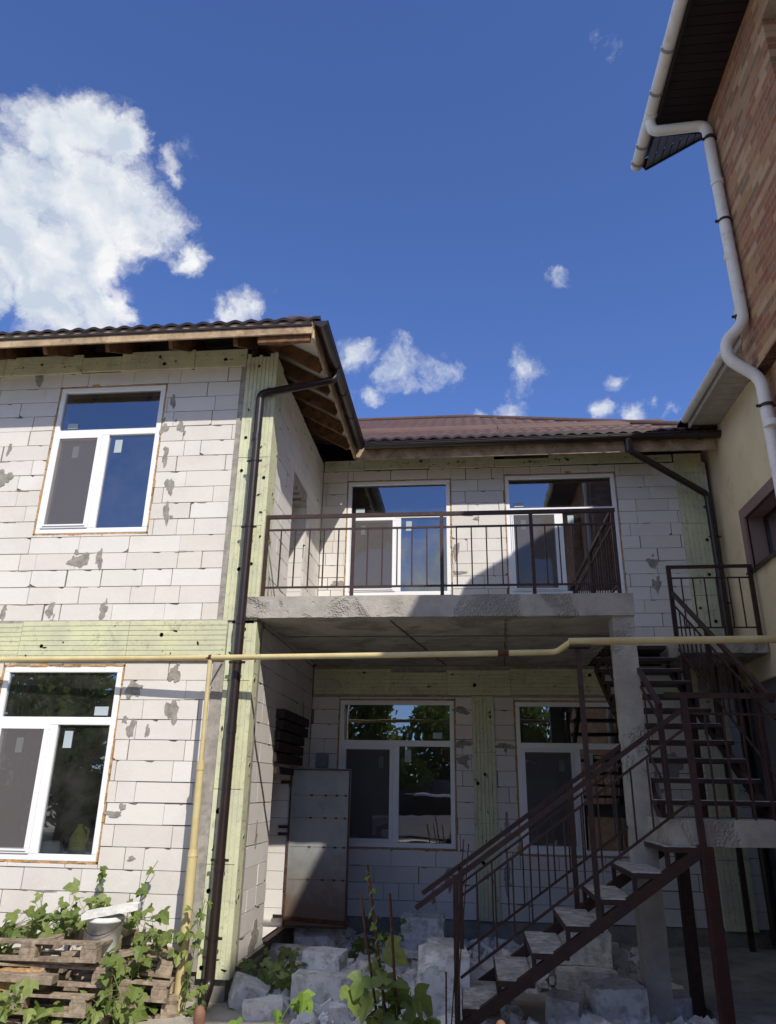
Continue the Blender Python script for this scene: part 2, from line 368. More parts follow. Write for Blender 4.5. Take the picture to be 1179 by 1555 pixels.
def gouges(mb,O,U,V,Nn,w,h,n,rnd,mi=1):
    O=Vector(O);U=Vector(U);V=Vector(V);Nn=Vector(Nn)
    for _ in range(n):
        u=rnd.uniform(.03,w-.03);v=rnd.uniform(.05,h-.05);a=rnd.uniform(0,6.28);L=rnd.uniform(.01,.035);b=rnd.uniform(.004,.013)
        k=7;c=O+U*u+V*v+Nn*.004;pts=[]
        for i in range(k):
            x=math.cos(6.283*i/k)*L*rnd.uniform(.6,1.2);y=math.sin(6.283*i/k)*b*rnd.uniform(.6,1.3)
            pts.append(c+U*(x*math.cos(a)-y*math.sin(a))+V*(x*math.sin(a)+y*math.cos(a)))
        mb.face(pts,mi); mb.face(pts[::-1],mi)
Z=Vector((0,0,1))
def discs(mb,O,U,V,Nn,w,h,n,rnd):
    # plastic heads of the fixing dowels, with a smear of adhesive round some
    O=Vector(O);U=Vector(U);V=Vector(V);Nn=Vector(Nn)
    for _ in range(n):
        c=O+U*rnd.uniform(.04,max(.05,w-.04))+V*rnd.uniform(.05,max(.06,h-.05));r=rnd.uniform(.018,.026);d=.005
        p=[c+U*math.cos(6.2832*k/12)*r+V*math.sin(6.2832*k/12)*r for k in range(12)]
        cc=(.33,.38,.34) if rnd.random()<.7 else (.5,.52,.42)
        mb.face([q+Nn*d for q in p],0,cc);mb.face([q+Nn*d for q in p][::-1],0,cc)
        for k in range(12): mb.face([p[k],p[(k+1)%12],p[(k+1)%12]+Nn*d,p[k]+Nn*d],0,cc)
# ================================================================== THE BLOCK HOUSE
W=7.65;B=10.87;S=-2.25
house=thing('block_house',(-2.25,7.65,-.2),'unfinished two-storey house of white aerated blocks with balcony, green insulation strips and burgundy roof','house')
G=.02
wins=[(-4.965,-3.615,4.37,6.29,W),(-5.0,-3.66,.94,2.84,W),(-7.6,-6.25,4.37,6.29,W),(-7.6,-6.25,.94,2.84,W)]
bwins=[(-1.83,-.205,4.41,6.29,B),(.665,2.35,4.39,6.33,B),(-1.83,-.195,.92,2.855,B),(.67,2.36,.88,2.84,B)]
def holes(ws): return [(a-G,b+G,c-G,d+G) for (a,b,c,d,_) in ws]
sm_w=[(-5.5,5.47,.05,.14),(-5.52,5.08,.16,.2),(-5.42,5.1,.07,.14),(-3.36,5.7,.07,.17),(-3.56,5.68,.1,.13),(-3.4,4.93,.1,.2),(-3.4,4.6,.07,.26),(-3.5,5.3,.07,.2),(-3.5,6.05,.07,.16),(-4.35,4.03,.22,.17),(-4.12,4.05,.09,.2),
 (-4.6,3.46,.1,.15),(-3.98,3.45,.1,.16),(-5.15,3.43,.08,.14),(-3.08,2.76,.11,.2),(-3.52,2.6,.13,.2),(-3.06,2.38,.13,.25),(-3.48,2.2,.09,.17),(-3.3,2.18,.04,.15),(-5.3,6.45,.09,.2),(-3.3,.98,.08,.04),(-3.55,1.38,.2,.05),(-6,5.6,.1,.2),(-6.1,4.9,.12,.2)]
block_wall('wall',house,(0,W,0),(1,0,0),(0,-1,0),-9.3,-2.66,[(.07,2.9,.204),(3.33,6.5,.1985)],holes(wins),11,sm_w)
sm_b=[(2.78,4.86,.13,.18),(2.8,4.52,.1,.22),(-.09,2.72,.22,.1),(-.06,2.27,.24,.1),(-.08,2.05,.22,.1),(.51,2.24,.26,.08),(-.3,.55,.09,.26),(-.5,.35,.05,.2),(-.12,5.1,.08,.3),(.5,1.2,.08,.3),(.47,.6,.07,.4),(2.75,2.0,.25,.3),(-1.95,4.6,.2,.1),(.2,5.62,.07,.06),(-.08,4.75,.18,.07),(2.5,1.6,.1,.5)]
block_wall('wall',house,(0,B,0),(1,0,0),(0,-1,0),S,3.74,[(.08,2.93,.2),(3.51,6.48,.2015)],holes(bwins),23,sm_b)
block_wall('wall',house,(S,0,0),(0,1,0),(1,0,0),7.66,10.86,[(.07,3.33,.204),(3.34,6.62,.1985)],[(8.87,9.78,.1,2.5),(8.93,9.78,3.57,5.66)],31,[(10.3,2.6,.06,.3),(8.3,1.2,.05,.3),(8.5,.2,.3,.28),(9.9,1.7,.08,.3)])
# plinth
mb=MB();mb.box((-9.3,W+.03,-.4),(S-.02,W+.3,.07));mb.box((S-.32,W+.3,-.4),(S-.02,B+.3,.07));mb.box((S-.01,B+.03,-.4),(3.74,B+.3,.075));mb.box((S-.02,W+.28,.045),(S+.02,B,.065))
mb.build('plinth',M['plinth'],house,.004)
# grey plaster strips at the corner
mb=MB();mb.box((-2.665,W-.012,.05),(-2.50,W+.2,2.9));mb.box((-2.672,W-.010,2.9),(-2.50,W+.2,6.6));mb.box((-9.3,W-.006,2.88),(-2.672,W+.15,3.345));mb.box((S+.01,B-.006,2.9),(3.7,B+.1,3.343))
mb.build('plaster',M['plaster'],house)
mb=MB();mb.box((S-.1,7.80,.06),(S+.012,7.93,3.3));mb.box((S-.1,7.93,3.3),(S+.010,8.0,6.5))
mb.build('plaster',M['plaster'],house)
# insulation boards: corner column, bands, pilasters
rnd=random.Random(5)
def boards_v(mb,x0,x1,y,z0,z1,nrm=(0,-1,0),U=(1,0,0),pitch=.045,fix='y',rag=0):
    z=z0
    while z<z1-.05:
        h=min(rnd.uniform(.55,1.2),z1-z);h=z1-z if z1-z-h<.3 else h
        last=z+h>z1-.01
        o=(x0,y+rnd.uniform(-.002,.002),z) if fix=='y' else (y+rnd.uniform(-.002,.002),x0,z)
        grooved(mb,o,U,Z,nrm,x1-x0,h-.006,pitch,rnd,ragged=rag if last else 0)
        gouges(mb,o,U,Z,nrm,x1-x0,h,int(h*3.5),rnd);discs(mb,o,U,Z,nrm,x1-x0,h,int(h*2.4),rnd);z+=h
def boards_h(mb,x0,x1,y,z0,z1,pitch=.05,rag=0):
    x=x0
    while x<x1-.02:
        w=min(rnd.uniform(.5,1.25),x1-x);w=x1-x if x1-x-w<.25 else w
        zz=z1-rnd.choice((0,0,.02,.05));o=(x,y+rnd.uniform(-.003,.003),z0+rnd.choice((0,0,.01)))
        h=zz-o[2];n=Vector((0,-1,0))
        grooved(mb,Vector(o)+Vector((w-.006,0,0)),Z,(-1,0,0),n,h,w-.006,pitch,rnd)
        gouges(mb,o,(1,0,0),Z,n,w,h,int(w*4),rnd);discs(mb,o,(1,0,0),Z,n,w,h,int(w*1.6),rnd);x+=w
mb=MB()
boards_v(mb,-2.53,-2.22,W-.03,.0,3.3);boards_v(mb,-2.60,-2.22,W-.03,3.33,6.68,rag=.07)
boards_v(mb,W-.03,7.80,-2.22,.0,3.32,(1,0,0),(0,1,0),.09,'x');boards_v(mb,W-.03,7.93,-2.22,3.58,6.62,(1,0,0),(0,1,0),.16,'x',.06)
mb.build('insulation',[M['xps'],M['plaster']],house)
mb=MB();boards_h(mb,-9.3,-2.54,W-.03,2.9,3.33);boards_h(mb,-9.3,-2.61,W-.025,6.5,6.76);mb.build('insulation',[M['xps'],M['plaster']],house)
mb=MB();boards_h(mb,S+.02,3.2,B-.03,2.93,3.30);boards_h(mb,S+.02,3.25,B-.028,6.485,6.66);boards_v(mb,.06,.37,B-.03,.08,2.92,pitch=.05);boards_v(mb,3.27,3.68,B-.03,3.5,6.62,pitch=.06);boards_v(mb,3.15,3.55,B-.03,.06,2.92,pitch=.06)
mb.build('insulation',[M['xps'],M['plaster']],house)
# windows ----------------------------------------------------------
def window(parent,a,b,c,d,Yp,tr,mu,stick,labels=None,detail=True):
    fr=MB();w=.06;y0=Yp+.004;y1=Yp+.075
    fr.box((a,y0,c),(b,y1,c+w));fr.box((a,y0,d-w),(b,y1,d));fr.box((a,y0,c+w),(a+w,y1,d-w));fr.box((b-w,y0,c+w),(b,y1,d-w))
    fr.box((a+w,y0,tr-.04),(b-w,y1,tr+.04));fr.box((mu-.042,y0,c+w),(mu+.042,y1,tr-.04))
    f=fr.build('window',M['pvc'],parent,.006)
    s=MB();x0,x1,z0,z1=a+w,mu-.042,c+w,tr-.04;q=.05;ya=y0-.014;yb=y0+.04
    s.box((x0,ya,z0),(x1,yb,z0+q));s.box((x0,ya,z1-q),(x1,yb,z1));s.box((x0,ya,z0+q),(x0+q,yb,z1-q));s.box((x1-q,ya,z0+q),(x1,yb,z1-q))
    s.box((x1-q+.012,ya-.01,(z0+z1)/2-.05),(x1-q+.03,ya,(z0+z1)/2+.05))
    s.build('sash',M['pvc'],f,.005)
    for (p0,p1,p2,p3) in ((a+w,b-w,tr+.04,d-w),(x0+q,x1-q,z0+q,z1-q),(mu+.042,b-w,c+w,tr-.04)):
        g=MB();yy=y0+.03
        g.face([(p0-.004,yy,p2-.004),(p1+.004,yy,p2-.004),(p1+.004,yy,p3+.004),(p0-.004,yy,p3+.004)])
        g.build('pane',M['glass'],f)
    g=MB();t=.018;xs0,xs1,zs0,zs1=x0+q*.55,x1-q*.55,z0+q*.5,z1-q*.5;yy=ya-.006
    g.box((xs0,yy-.006,zs0),(xs1,yy+.005,zs0+t),0);g.box((xs0,yy-.006,zs1-t),(xs1,yy+.005,zs1),0);g.box((xs0,yy-.006,zs0+t),(xs0+t,yy+.005,zs1-t),0);g.box((xs1-t,yy-.006,zs0+t),(xs1,yy+.005,zs1-t),0)
    g.face([(xs0+t,yy,zs0+t),(xs1-t,yy,zs0+t),(xs1-t,yy,zs1-t),(xs0+t,yy,zs1-t)],1)
    g.build('insect_screen',[M['pvc'],M['screen']],f)
    for (u,z,ww,hh) in stick:
        g=MB();g.box((u,y0+.024,z),(u+ww,y0+.027,z+hh));g.build('sticker',M['sticker'],f)
    fo=MB();n=16
    rr=random.Random(int((a+9)*77+c*31))
    for (p,q2) in (((a,c),(b,c)),((b,c),(b,d)),((b,d),(a,d)),((a,d),(a,c))):
        L=math.hypot(q2[0]-p[0],q2[1]-p[1]);n=int(L/.09)
        for i in range(n):
            t0=i/n;t1=(i+1)/n;e=rr.uniform(.012,.028) if rr.random()<.88 else rr.uniform(.03,.055)
            ux,uz=(q2[0]-p[0])/L,(q2[1]-p[1])/L;nx,nz=uz,-ux
            A=(p[0]+ux*L*t0,p[1]+uz*L*t0);Bb=(p[0]+ux*L*t1,p[1]+uz*L*t1);yy=Yp+rr.uniform(-.006,.012)
            lo=(min(A[0],Bb[0],A[0]+nx*e,Bb[0]+nx*e),yy,min(A[1],Bb[1],A[1]+nz*e,Bb[1]+nz*e));hi=(max(A[0],Bb[0],A[0]+nx*e,Bb[0]+nx*e),Yp+.06,max(A[1],Bb[1],A[1]+nz*e,Bb[1]+nz*e))
            fo.box(lo,hi)
    fo.build('foam_seal',M['foam'],f)
    return f
for (a,b,c,d,Yp) in wins:
    tr=d-.625 if c>3 else d-.565; mu=(a+b)/2-.0
    window(house,a,b,c,d,Yp,tr,mu,[(a+.15,tr+.07,.13,.07) if c>3 else (b-.26,tr+.06,.15,.09),(a+.27,tr-.32,.075,.15),(mu+.12,tr-.27,.09,.17)])
for (a,b,c,d,Yp) in bwins:
    tr=d-.59;mu=(a+b)/2-.03+(.03 if a<0 else 0)
    window(house,a,b,c,d,Yp,tr,mu,[(a+.13,tr+.07,.14,.07) if c>3 else (b-.3,tr+.07,.13,.08),(a+.22,tr-.3,.07,.15) if c>3 else (mu-.25,tr-.33,.07,.15),(mu+.12,tr-.25,.09,.16)])
# rooms behind the glass
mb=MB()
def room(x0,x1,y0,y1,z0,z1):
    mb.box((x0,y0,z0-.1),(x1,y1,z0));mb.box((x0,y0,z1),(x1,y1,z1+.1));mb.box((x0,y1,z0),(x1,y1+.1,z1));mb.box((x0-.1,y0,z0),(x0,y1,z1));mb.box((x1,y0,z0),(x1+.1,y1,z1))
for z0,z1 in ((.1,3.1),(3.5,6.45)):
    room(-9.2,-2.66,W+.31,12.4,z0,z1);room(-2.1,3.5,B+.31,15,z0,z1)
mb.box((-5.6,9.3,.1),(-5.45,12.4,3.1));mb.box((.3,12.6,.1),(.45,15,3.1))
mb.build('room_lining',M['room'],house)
mb=MB();mb.box((-9.3,W+.3,-.2),(-9.2,18,6.6));mb.box((-9.3,18,-.2),(3.74,18.1,6.6));mb.box((3.64,B+.3,-.2),(3.74,18,6.6));mb.build('rear_wall',M['plaster'],house)
# lintel of dark boards over the side door
mb=MB()
for i in range(5):
    z=1.93+i*.122;mb.box((S-.06+.012*i,8.80+.03*(i%2),z),(S+.035+.018*i,10.28-.06*(i%3),z+.108))
mb.bar((S+.02,8.86,1.84),(S+.02,9.82,1.84),.05,.08)
mb.build('lintel',simple('tarred_boards',(.035,.024,.021),.85,var=.4,scale=7,bscale=25,bs=.7),house,.006)
# ragged lintel plaster in the upper opening
mb=MB()
for i in range(6): mb.box((S-.28,8.95+i*.135,5.44+.03*((i*7)%4)),(S-.01,9.07+i*.135,5.655))
mb.build('lintel',M['plaster'],house)
# steel door standing open
mb=MB();y=9.76
mb.box((-2.245,y-.02,.10),(-1.475,y+.02,1.885),0)
for z in (.12,1.87): mb.bar((-2.245,y-.024,z),(-1.475,y-.024,z),.010,.016,1)
for x in (-2.23,-1.487): mb.bar((x,y-.024,.13),(x,y-.024,1.86),.018,.010,1,up=(0,1,0))
mb.bar((-2.24,y-.026,.2),(-1.48,y-.022,.165),.006,.05,1)
for z in (.62,.98,1.31,1.57): mb.bar((-2.2,y-.0205,z),(-1.5,y-.0205,z),.002,.004,1)
for z in (.62,.98,1.31,1.57):
    for x in (-1.98,-1.8,-1.66,-1.55): mb.box((x,y-.0235,z-.012),(x+.035,y-.0195,z+.01),1)
dr=mb.build('door',[M['door'],M['rust']],house)
for z in (.22,1.12,1.2,1.72):
    mb=MB();mb.bar((-2.36,y-.03,z),(-2.24,y-.03,z),.02,.035);mb.build('hinge',M['steel'],dr)
mb=MB();mb.box((-2.30,8.90,.075),(-2.20,9.76,.10));mb.box((-2.30,9.79,.09),(-2.243,9.83,1.9));mb.build('door_frame',M['steel'],house)
# balcony slab, column
def rough_box(mb,a,b,s,seed,amp=.006,mi=0,c=None,sc=6):
    a=Vector(a);b=Vector(b);d=b-a;n=[max(1,int(d[i]/s)) for i in range(3)]
    def disp(p): 
        q=noise.noise_vector(Vector((p.x*sc+seed,p.y*sc,p.z*sc)))+.5*noise.noise_vector(p*sc*3+Vector((seed,0,0)))
        return p+q*amp
    for ax in range(3):
        u,v=(ax+1)%3,(ax+2)%3
        for side in (0,1):
            for i in range(n[u]):
                for j in range(n[v]):
                    ps=[]
                    for (di,dj) in ((0,0),(1,0),(1,1),(0,1)):
                        p=Vector((0,0,0));p[ax]=a[ax] if side==0 else b[ax];p[u]=a[u]+d[u]*(i+di)/n[u];p[v]=a[v]+d[v]*(j+dj)/n[v];ps.append(disp(p))
                    mb.face(ps if side else ps[::-1],mi,c,True)
mb=MB();rough_box(mb,(-2.2,7.585,3.345),(1.71,10.845,3.575),.07,3,.007);rough_box(mb,(-2.35,7.575,3.35),(-2.2,7.612,3.57),.04,4,.004)
for (x,dx) in ((-.8,.5),(.42,.12)):
    for k in range(12):
        y=7.75+k*.25;mb.bar((x+dx*k/12,y,3.339),(x+dx*(k+1)/12+random.uniform(-.012,.012),y+.262,3.339),random.uniform(.006,.022),.014,1)
mb.bar((-2.1,8.6,3.34),(1.7,8.62,3.34),.02,.012,1)
bal=mb.build('balcony',[M['concrete'],M['mortar']],house,weld=True)
mb=MB();rough_box(mb,(1.49,7.62,-.4),(1.705,7.84,3.345),.06,9,.006);mb.build('column',M['concrete'],house,weld=True)
# balcony railing
mb=MB();yr=7.68
mb.bar((-2.23,yr,4.52),(1.63,yr,4.52),.04,.04);mb.bar((-2.2,yr,4.365),(1.6,yr,4.365),.02,.02);mb.bar((-2.2,yr,3.70),(1.6,yr,3.70),.02,.02)
mb.bar((1.6,yr,4.52),(1.6,10.84,4.52),.04,.04);mb.bar((1.6,yr,4.365),(1.6,10.84,4.365),.02,.02);mb.bar((1.6,yr,3.70),(1.6,10.84,3.70),.02,.02)
rail=mb.build('balcony_railing',M['steel'],house)
posts=[-2.2,-1.22,-.24,.73,1.6]
for x in posts:
    mb=MB();mb.bar((x,yr,3.56),(x,yr,4.5),.038,.038);mb.build('post',M['steel'],rail)
for y in (9.2,10.8):
    mb=MB();mb.bar((1.6,y,3.56),(1.6,y,4.5),.035,.035);mb.build('post',M['steel'],rail)
for i in range(4):
    n=6
    for k in range(1,n):
        x=posts[i]+(posts[i+1]-posts[i])*k/n;mb=MB();mb.bar((x,yr,3.71),(x,yr,4.355),.014,.014);mb.build('baluster',M['steel'],rail)
for y0,y1 in ((7.68,9.2),(9.2,10.8)):
    for k in range(1,10):
        y=y0+(y1-y0)*k/10;mb=MB();mb.bar((1.6,y,3.71),(1.6,y,4.355),.014,.014);mb.build('baluster',M['steel'],rail)
# roof ------------------------------------------------------------
def roof_plane(mb,E0,along,inward,L,kl,kr,depth,slope,nx,step=.35,amp=.02,period=.19,mi=0):
    """metal tile sheet: waves along the eave, a step at each course"""
    E0=Vector(E0);A=Vector(along);I=Vector(inward);rows=max(1,int(depth/step));st=depth/rows
    def pt(d,t,lift):
        x0=-kl*d if kl<0 else kl*d
        x0=kl*d;x1=L-kr*d;x=x0+(x1-x0)*t
        ph=2*math.pi*x/period;wv=amp*(.5+.5*math.cos(ph))**.7*1.6-amp
        return E0+A*x+I*d+Z*(slope*d+wv+lift)
    for r in range(rows):
        d0=r*st;d1=d0+st
        for i in range(nx):
            t0=i/nx;t1=(i+1)/nx
            a,b,c,d=pt(d0,t0,.022),pt(d0,t1,.022),pt(d1,t1,0),pt(d1,t0,0)
            mb.face([a,b,c,d],mi,None,True)
            e,f=pt(d0,t0,-.012 if r==0 else 0),pt(d0,t1,-.012 if r==0 else 0)
            mb.face([e,f,b,a],1 if r==0 else mi)
sl=.58
mb=MB()
roof_plane(mb,(-9.6,6.96,6.66),(1,0,0),(0,1,0),8.03,1,1,4.0,sl,330)
roof_plane(mb,(-1.57,6.96,6.66),(0,1,0),(-1,0,0),3.37,1,-1,4.02,sl,130)
mb.mesh([(-9.6,6.93,6.66),(-9.6,18.5,6.66),(-5.58,14.5,9.0),(-5.58,10.94,9.0)],[(0,3,2,1)])
mb.tube([(-1.66,7.05,6.705),(-1.95,7.34,6.70+.38*sl),(-3.6,8.99,6.70+2.03*sl),(-5.58,10.97,9.02)],.05,8,rs=[.035,.06,.075,.075])
mb.build('roof',[M['roof'],M['brown']],house)
mb=MB()
roof_plane(mb,(-1.57,10.27,6.75),(1,0,0),(0,1,0),5.35,-1,.93,3.95,.61,330)
mb.mesh([(3.78,10.27,6.75),(3.78,18.4,6.75),(.1,14.22,9.16)],[(0,1,2)]);mb.mesh([(-9.6,18.4,6.75),(3.78,18.4,6.75),(.1,14.22,9.16),(-5.6,14.22,9.16)],[(0,1,2,3)])
mb.tube([(-5.5,14.22,9.17),(.12,14.22,9.17),(3.78,10.3,6.80)],.06,8)
mb.build('roof',[M['roof'],M['brown']],house)
mb=MB()
for (x0,x1) in ((-2.5,.6),(.62,3.35)):
    d=1.02;mb.mesh([(x0,10.27+d,6.75+.61*d+.05),(x1,10.27+d,6.75+.61*d+.05),(x1,10.27+d+.17,6.75+.61*(d+.17)+.075),(x0,10.27+d+.17,6.75+.61*(d+.17)+.075),(x0,10.27+d,6.75+.61*d),(x1,10.27+d,6.75+.61*d)],[(0,1,2,3),(4,5,1,0)])
mb.build('flashing',M['flash'],house)
# underlay, rafters, fascia
mb=MB()
mb.mesh([(-9.5,7.0,6.60),(-1.66,7.0,6.60),(-1.66-1.2,8.2,6.60+1.2*sl),(-9.5,8.2,6.60+1.2*sl)],[(0,1,2,3)],0)
mb.mesh([(-1.66,7.0,6.60),(-1.66,10.4,6.60),(-2.86,10.4,6.60+1.2*sl),(-2.86,8.2,6.60+1.2*sl)],[(0,1,2,3)],1)
mb.mesh([(-1.66,10.36,6.66),(3.74,10.36,6.66),(3.74,11.3,6.66+.94*.6),(-1.66,11.3,6.66+.94*.6)],[(0,1,2,3)],0)
mb.build('roof_underlay',[M['timber'],M['membrane']],house)
def rafter(p,q,w=.05,h=.15):
    mb=MB();mb.bar(p,q,w,h);mb.build('rafter',M['timber'],house)
x=-9.1
for x in [-2.58-.775*i for i in range(9)]: rafter((x,7.06,6.495),(x,8.1,6.495+1.04*sl))
for y in (7.75,8.3,8.87,9.42,9.95): rafter((-1.68,y,6.50),(-2.7,y,6.50+1.02*sl),.05,.16)
for x in (-1.2,-.4,.4,1.2,2.0,2.8,3.5): rafter((x,10.38,6.54),(x,11.2,6.54+.82*.6),.05,.14)
mb=MB();mb.bar((-1.72,7.06,6.52),(-2.75,8.09,6.52+1.03*sl),.07,.16);mb.bar((-2.3,7.05,6.475),(-1.69,7.05,6.475),.05,.13);mb.build('rafter',M['timber'],house,.004)
mb=MB();mb.box((-9.5,6.985,6.485),(-1.66,7.01,6.655));mb.box((-9.5,6.968,6.58),(-1.66,6.985,6.61),1);mb.box((-1.665,7.012,6.43),(-1.64,10.3,6.665));mb.box((-1.64,10.33,6.435),(3.74,10.355,6.765))
mb.build('fascia',[M['fascia'],M['brown']],house,.003)
# gutters and downpipes
def half_gutter(mb,p,q,r,caps=(True,True),n=9,t=.004,mi=0):
    p=Vector(p);q=Vector(q);d=(q-p).normalized();sd=d.cross(Z).normalized();vs=[]
    for o in (p,q):
        for rr in (r,r-t):
            for k in range(n+1):
                a=math.pi*k/n;vs.append(o+sd*math.cos(a)*rr-Z*math.sin(a)*rr)
    m=n+1;fs=[]
    for k in range(n):
        fs.append((k,k+1,2*m+k+1,2*m+k));fs.append((m+k+1,m+k,3*m+k,3*m+k+1))
    fs+=[(0,2*m,3*m,m),(n,m+n,3*m+n,2*m+n)]
    mb.mesh(vs,fs,mi,None,True)
    if caps[0]: mb.face([vs[k] for k in range(m)],mi)
    if caps[1]: mb.face([vs[2*m+k] for k in range(m)],mi)
    for o in (p,q): mb.tube([p+sd*r,q+sd*r],.008,6,mi);break
def gutter_bracket(o,d,r,m_,parent):
    mb=MB();o=Vector(o);d=Vector(d);sd=d.cross(Z).normalized();pts=[o+sd*math.cos(math.pi*k/8)*(r+.005)-Z*math.sin(math.pi*k/8)*(r+.005) for k in range(9)]
    for a,b in zip(pts,pts[1:]): mb.bar(a,b,.03,.006,up=d.cross((b-a).normalized()))
    mb.build('bracket',m_,parent)
mb=MB();half_gutter(mb,(-1.56,6.97,6.63),(-1.56,10.2,6.62),.075);g=mb.build('gutter',M['brown'],house)
for y in (7.9,8.55,9.2,9.85): gutter_bracket((-1.56,y,6.625),(0,1,0),.075,M['brown'],g)
mb=MB();half_gutter(mb,(-1.5,10.24,6.64),(3.80,10.24,6.66),.075);g=mb.build('gutter',M['brown'],house)
for x in (-1.0,-.2,.6,1.4,2.2,2.9,3.5): gutter_bracket((x,10.24,6.65),(1,0,0),.077,M['brown'],g)
mb=MB();mb.tube(fillet([(-1.56,7.97,6.57),(-1.57,7.95,6.44),(-2.36,7.5,6.02),(-2.365,7.5,-.02),(-2.36,7.33,-.15)],.07),.049,14)
for z in (5.45,3.3,2.2,.95): mb.tube([(-2.364,7.5,z-.045),(-2.364,7.5,z+.045)],.054,14)
dp=mb.build('downpipe',M['brown'],house)
def clamp(x,y,z,r,m_,parent,ax='y',to=.14):
    mb=MB();mb.tube([(x,y,z-.012),(x,y,z+.012)],r,14);mb.box((x-r-.03,y-.008,z-.012),(x-r+.005,y+.008,z+.012));mb.box((x+r-.005,y-.008,z-.012),(x+r+.03,y+.008,z+.012))
    if ax=='y': mb.bar((x,y,z),(x,y+to,z),.012,.012)
    else: mb.bar((x,y,z),(x+to,y,z),.012,.012)
    mb.build('clamp',m_,parent)
for z in (5.15,4.35,2.86,1.0,.35): clamp(-2.364,7.5,z,.056,M['brown'],dp)
mb=MB();mb.tube(fillet([(2.47,10.24,6.6),(2.47,10.24,6.42),(3.64,10.68,5.86),(3.68,10.7,-.05)],.07),.05,14)
mb.tube([(2.47,10.24,6.58),(2.47,10.24,6.40)],.058,14)
dp=mb.build('downpipe',M['brown'],house)
for z in (5.2,4.2): clamp(3.67,10.7,z,.056,M['brown'],dp)
mb=MB();mb.box((-2.14,10.80,1.93),(-1.97,10.868,2.12));mb.box((-2.21,10.855,1.99),(-1.90,10.866,2.02),1)
tag(mb.build('meter_box',[simple('grey_box_paint',(.2,.2,.2),.5),M['bucket']],None,.005),'small grey metal meter box on the shaded back wall just above the open steel door','box')
# ================================================================== BRICK BUILDING
XB=2.77
bb=thing('brick_building',(XB,3,-.2),'tall mottled brick building at the right with a white gutter and dark soffit','building')
mb=MB();
def xquads(x,rects,mi=0,nx=-1):
    for (a,b,c,d) in rects:
        p=[(x,a,c),(x,a,d),(x,b,d),(x,b,c)];mb.face(p if nx<0 else p[::-1],mi)
rc=[(-1.0,6.55,5.4,8.75)]
for h in ((3.7,4.97,6.75,8.2),(.6,2.0,6.75,8.2)): rc=subtract(rc,h)
xquads(XB,rc);xquads(2.89,[(-1.0,6.55,-.4,5.4)])
mb.face([(XB,-1,5.4),(XB,6.55,5.4),(2.89,6.55,5.4),(2.89,-1,5.4)],1)
for (a,b,c,d) in ((3.7,4.97,6.75,8.2),(.6,2.0,6.75,8.2)):
    x2=XB+.22
    mb.face([(XB,b,c),(x2,b,c),(x2,b,d),(XB,b,d)]);mb.face([(XB,a,d),(x2,a,d),(x2,a,c),(XB,a,c)]);mb.face([(XB,a,d),(XB,b,d),(x2,b,d),(x2,a,d)]);mb.face([(XB,a,c),(x2,a,c),(x2,b,c),(XB,b,c)])
# gable ends
for y,s in ((6.55,1),(-1.0,-1)):
    p=[(XB,y,5.4),(9.0,y,5.4),(9.0,y,8.75),(5.9,y,10.6),(XB,y,8.75)];mb.face(p[::-1] if s>0 else p)
    p=[(2.89,y,-.4),(9.0,y,-.4),(9.0,y,5.4),(2.89,y,5.4)];mb.face(p[::-1] if s>0 else p)
mb.face([(9,-1,-.4),(9,6.55,-.4),(9,6.55,8.75),(9,-1,8.75)])
mb.build('wall',[M['brick'],simple('cored_brick_underside',(.13,.06,.04),.95,var=.5,scale=30,c2=(.02,.015,.012),thr=(.5,.55))],bb)
for (a,b) in ((3.7,4.97),(.6,2.0)):
    mb=MB();x=XB+.2
    mb.box((x-.02,a,6.75),(x+.02,a+.06,8.2));mb.box((x-.02,b-.06,6.75),(x+.02,b,8.2));mb.box((x-.02,a+.06,6.75),(x+.02,b-.06,6.81));mb.box((x-.02,a+.06,8.14),(x+.02,b-.06,8.2))
    w=mb.build('window',M['brown'],bb);mb=MB();mb.face([(x,a+.06,6.81),(x,b-.06,6.81),(x,b-.06,8.14),(x,a+.06,8.14)]);mb.build('pane',M['glass'],w)
mb=MB();mb.box((XB+.3,-.9,6.0),(8.8,6.4,6.1));mb.face([(XB+1.2,-.9,6.0),(XB+1.2,6.4,6.0),(XB+1.2,6.4,8.7),(XB+1.2,-.9,8.7)]);mb.build('room_lining',M['dark'],bb)
ze=8.64
mb=MB()
y=-1.1
while y<6.58:     # flat soffit boards, small seams
    y2=min(y+.1,6.6);mb.box((2.24,y+.003,ze-.02),(XB+.0,y2-.003,ze));y+=.1
mb.box((2.215,-1.1,ze-.06),(2.24,6.6,ze+.14))
mb.build('soffit',M['soffit'],bb)
mb=MB();x=2.24
while x<5.85:
    x2=x+.1;mb.mesh([(x+.004,6.6,ze-.02+.6*(x-2.24)),(x2-.004,6.6,ze-.02+.6*(x2-2.24)),(x2-.004,7.06,ze-.02+.6*(x2-2.24)),(x+.004,7.06,ze-.02+.6*(x-2.24))],[(0,3,2,1)]);x+=.1
mb.bar((2.22,7.07,ze+.03),(5.9,7.07,ze+.03+.6*3.68),.02,.14,1);mb.bar((2.22,6.6,ze+.05),(5.9,6.6,ze+.05+.6*3.68),.01,.16,1)
mb.build('soffit',[simple('grey_corrugated_soffit',(.16,.15,.155),.5),M['soffit']],bb)
mb=MB();mb.mesh([(2.14,-1.15,ze+.1),(2.14,7.09,ze+.1),(5.9,7.09,ze+.12+.6*3.7),(5.9,-1.15,ze+.12+.6*3.7),(9.6,7.09,ze+.1),(9.6,-1.15,ze+.1)],[(0,3,2,1),(3,5,4,2)]);mb.build('roof',M['roof'],bb)
mb=MB();half_gutter(mb,(2.155,-1.1,8.68),(2.155,7.08,8.68),.068);mb.tube([(2.155,6.30,8.66),(2.155,6.46,8.66)],.071,14)
g=mb.build('gutter',M['whitepipe'],bb)
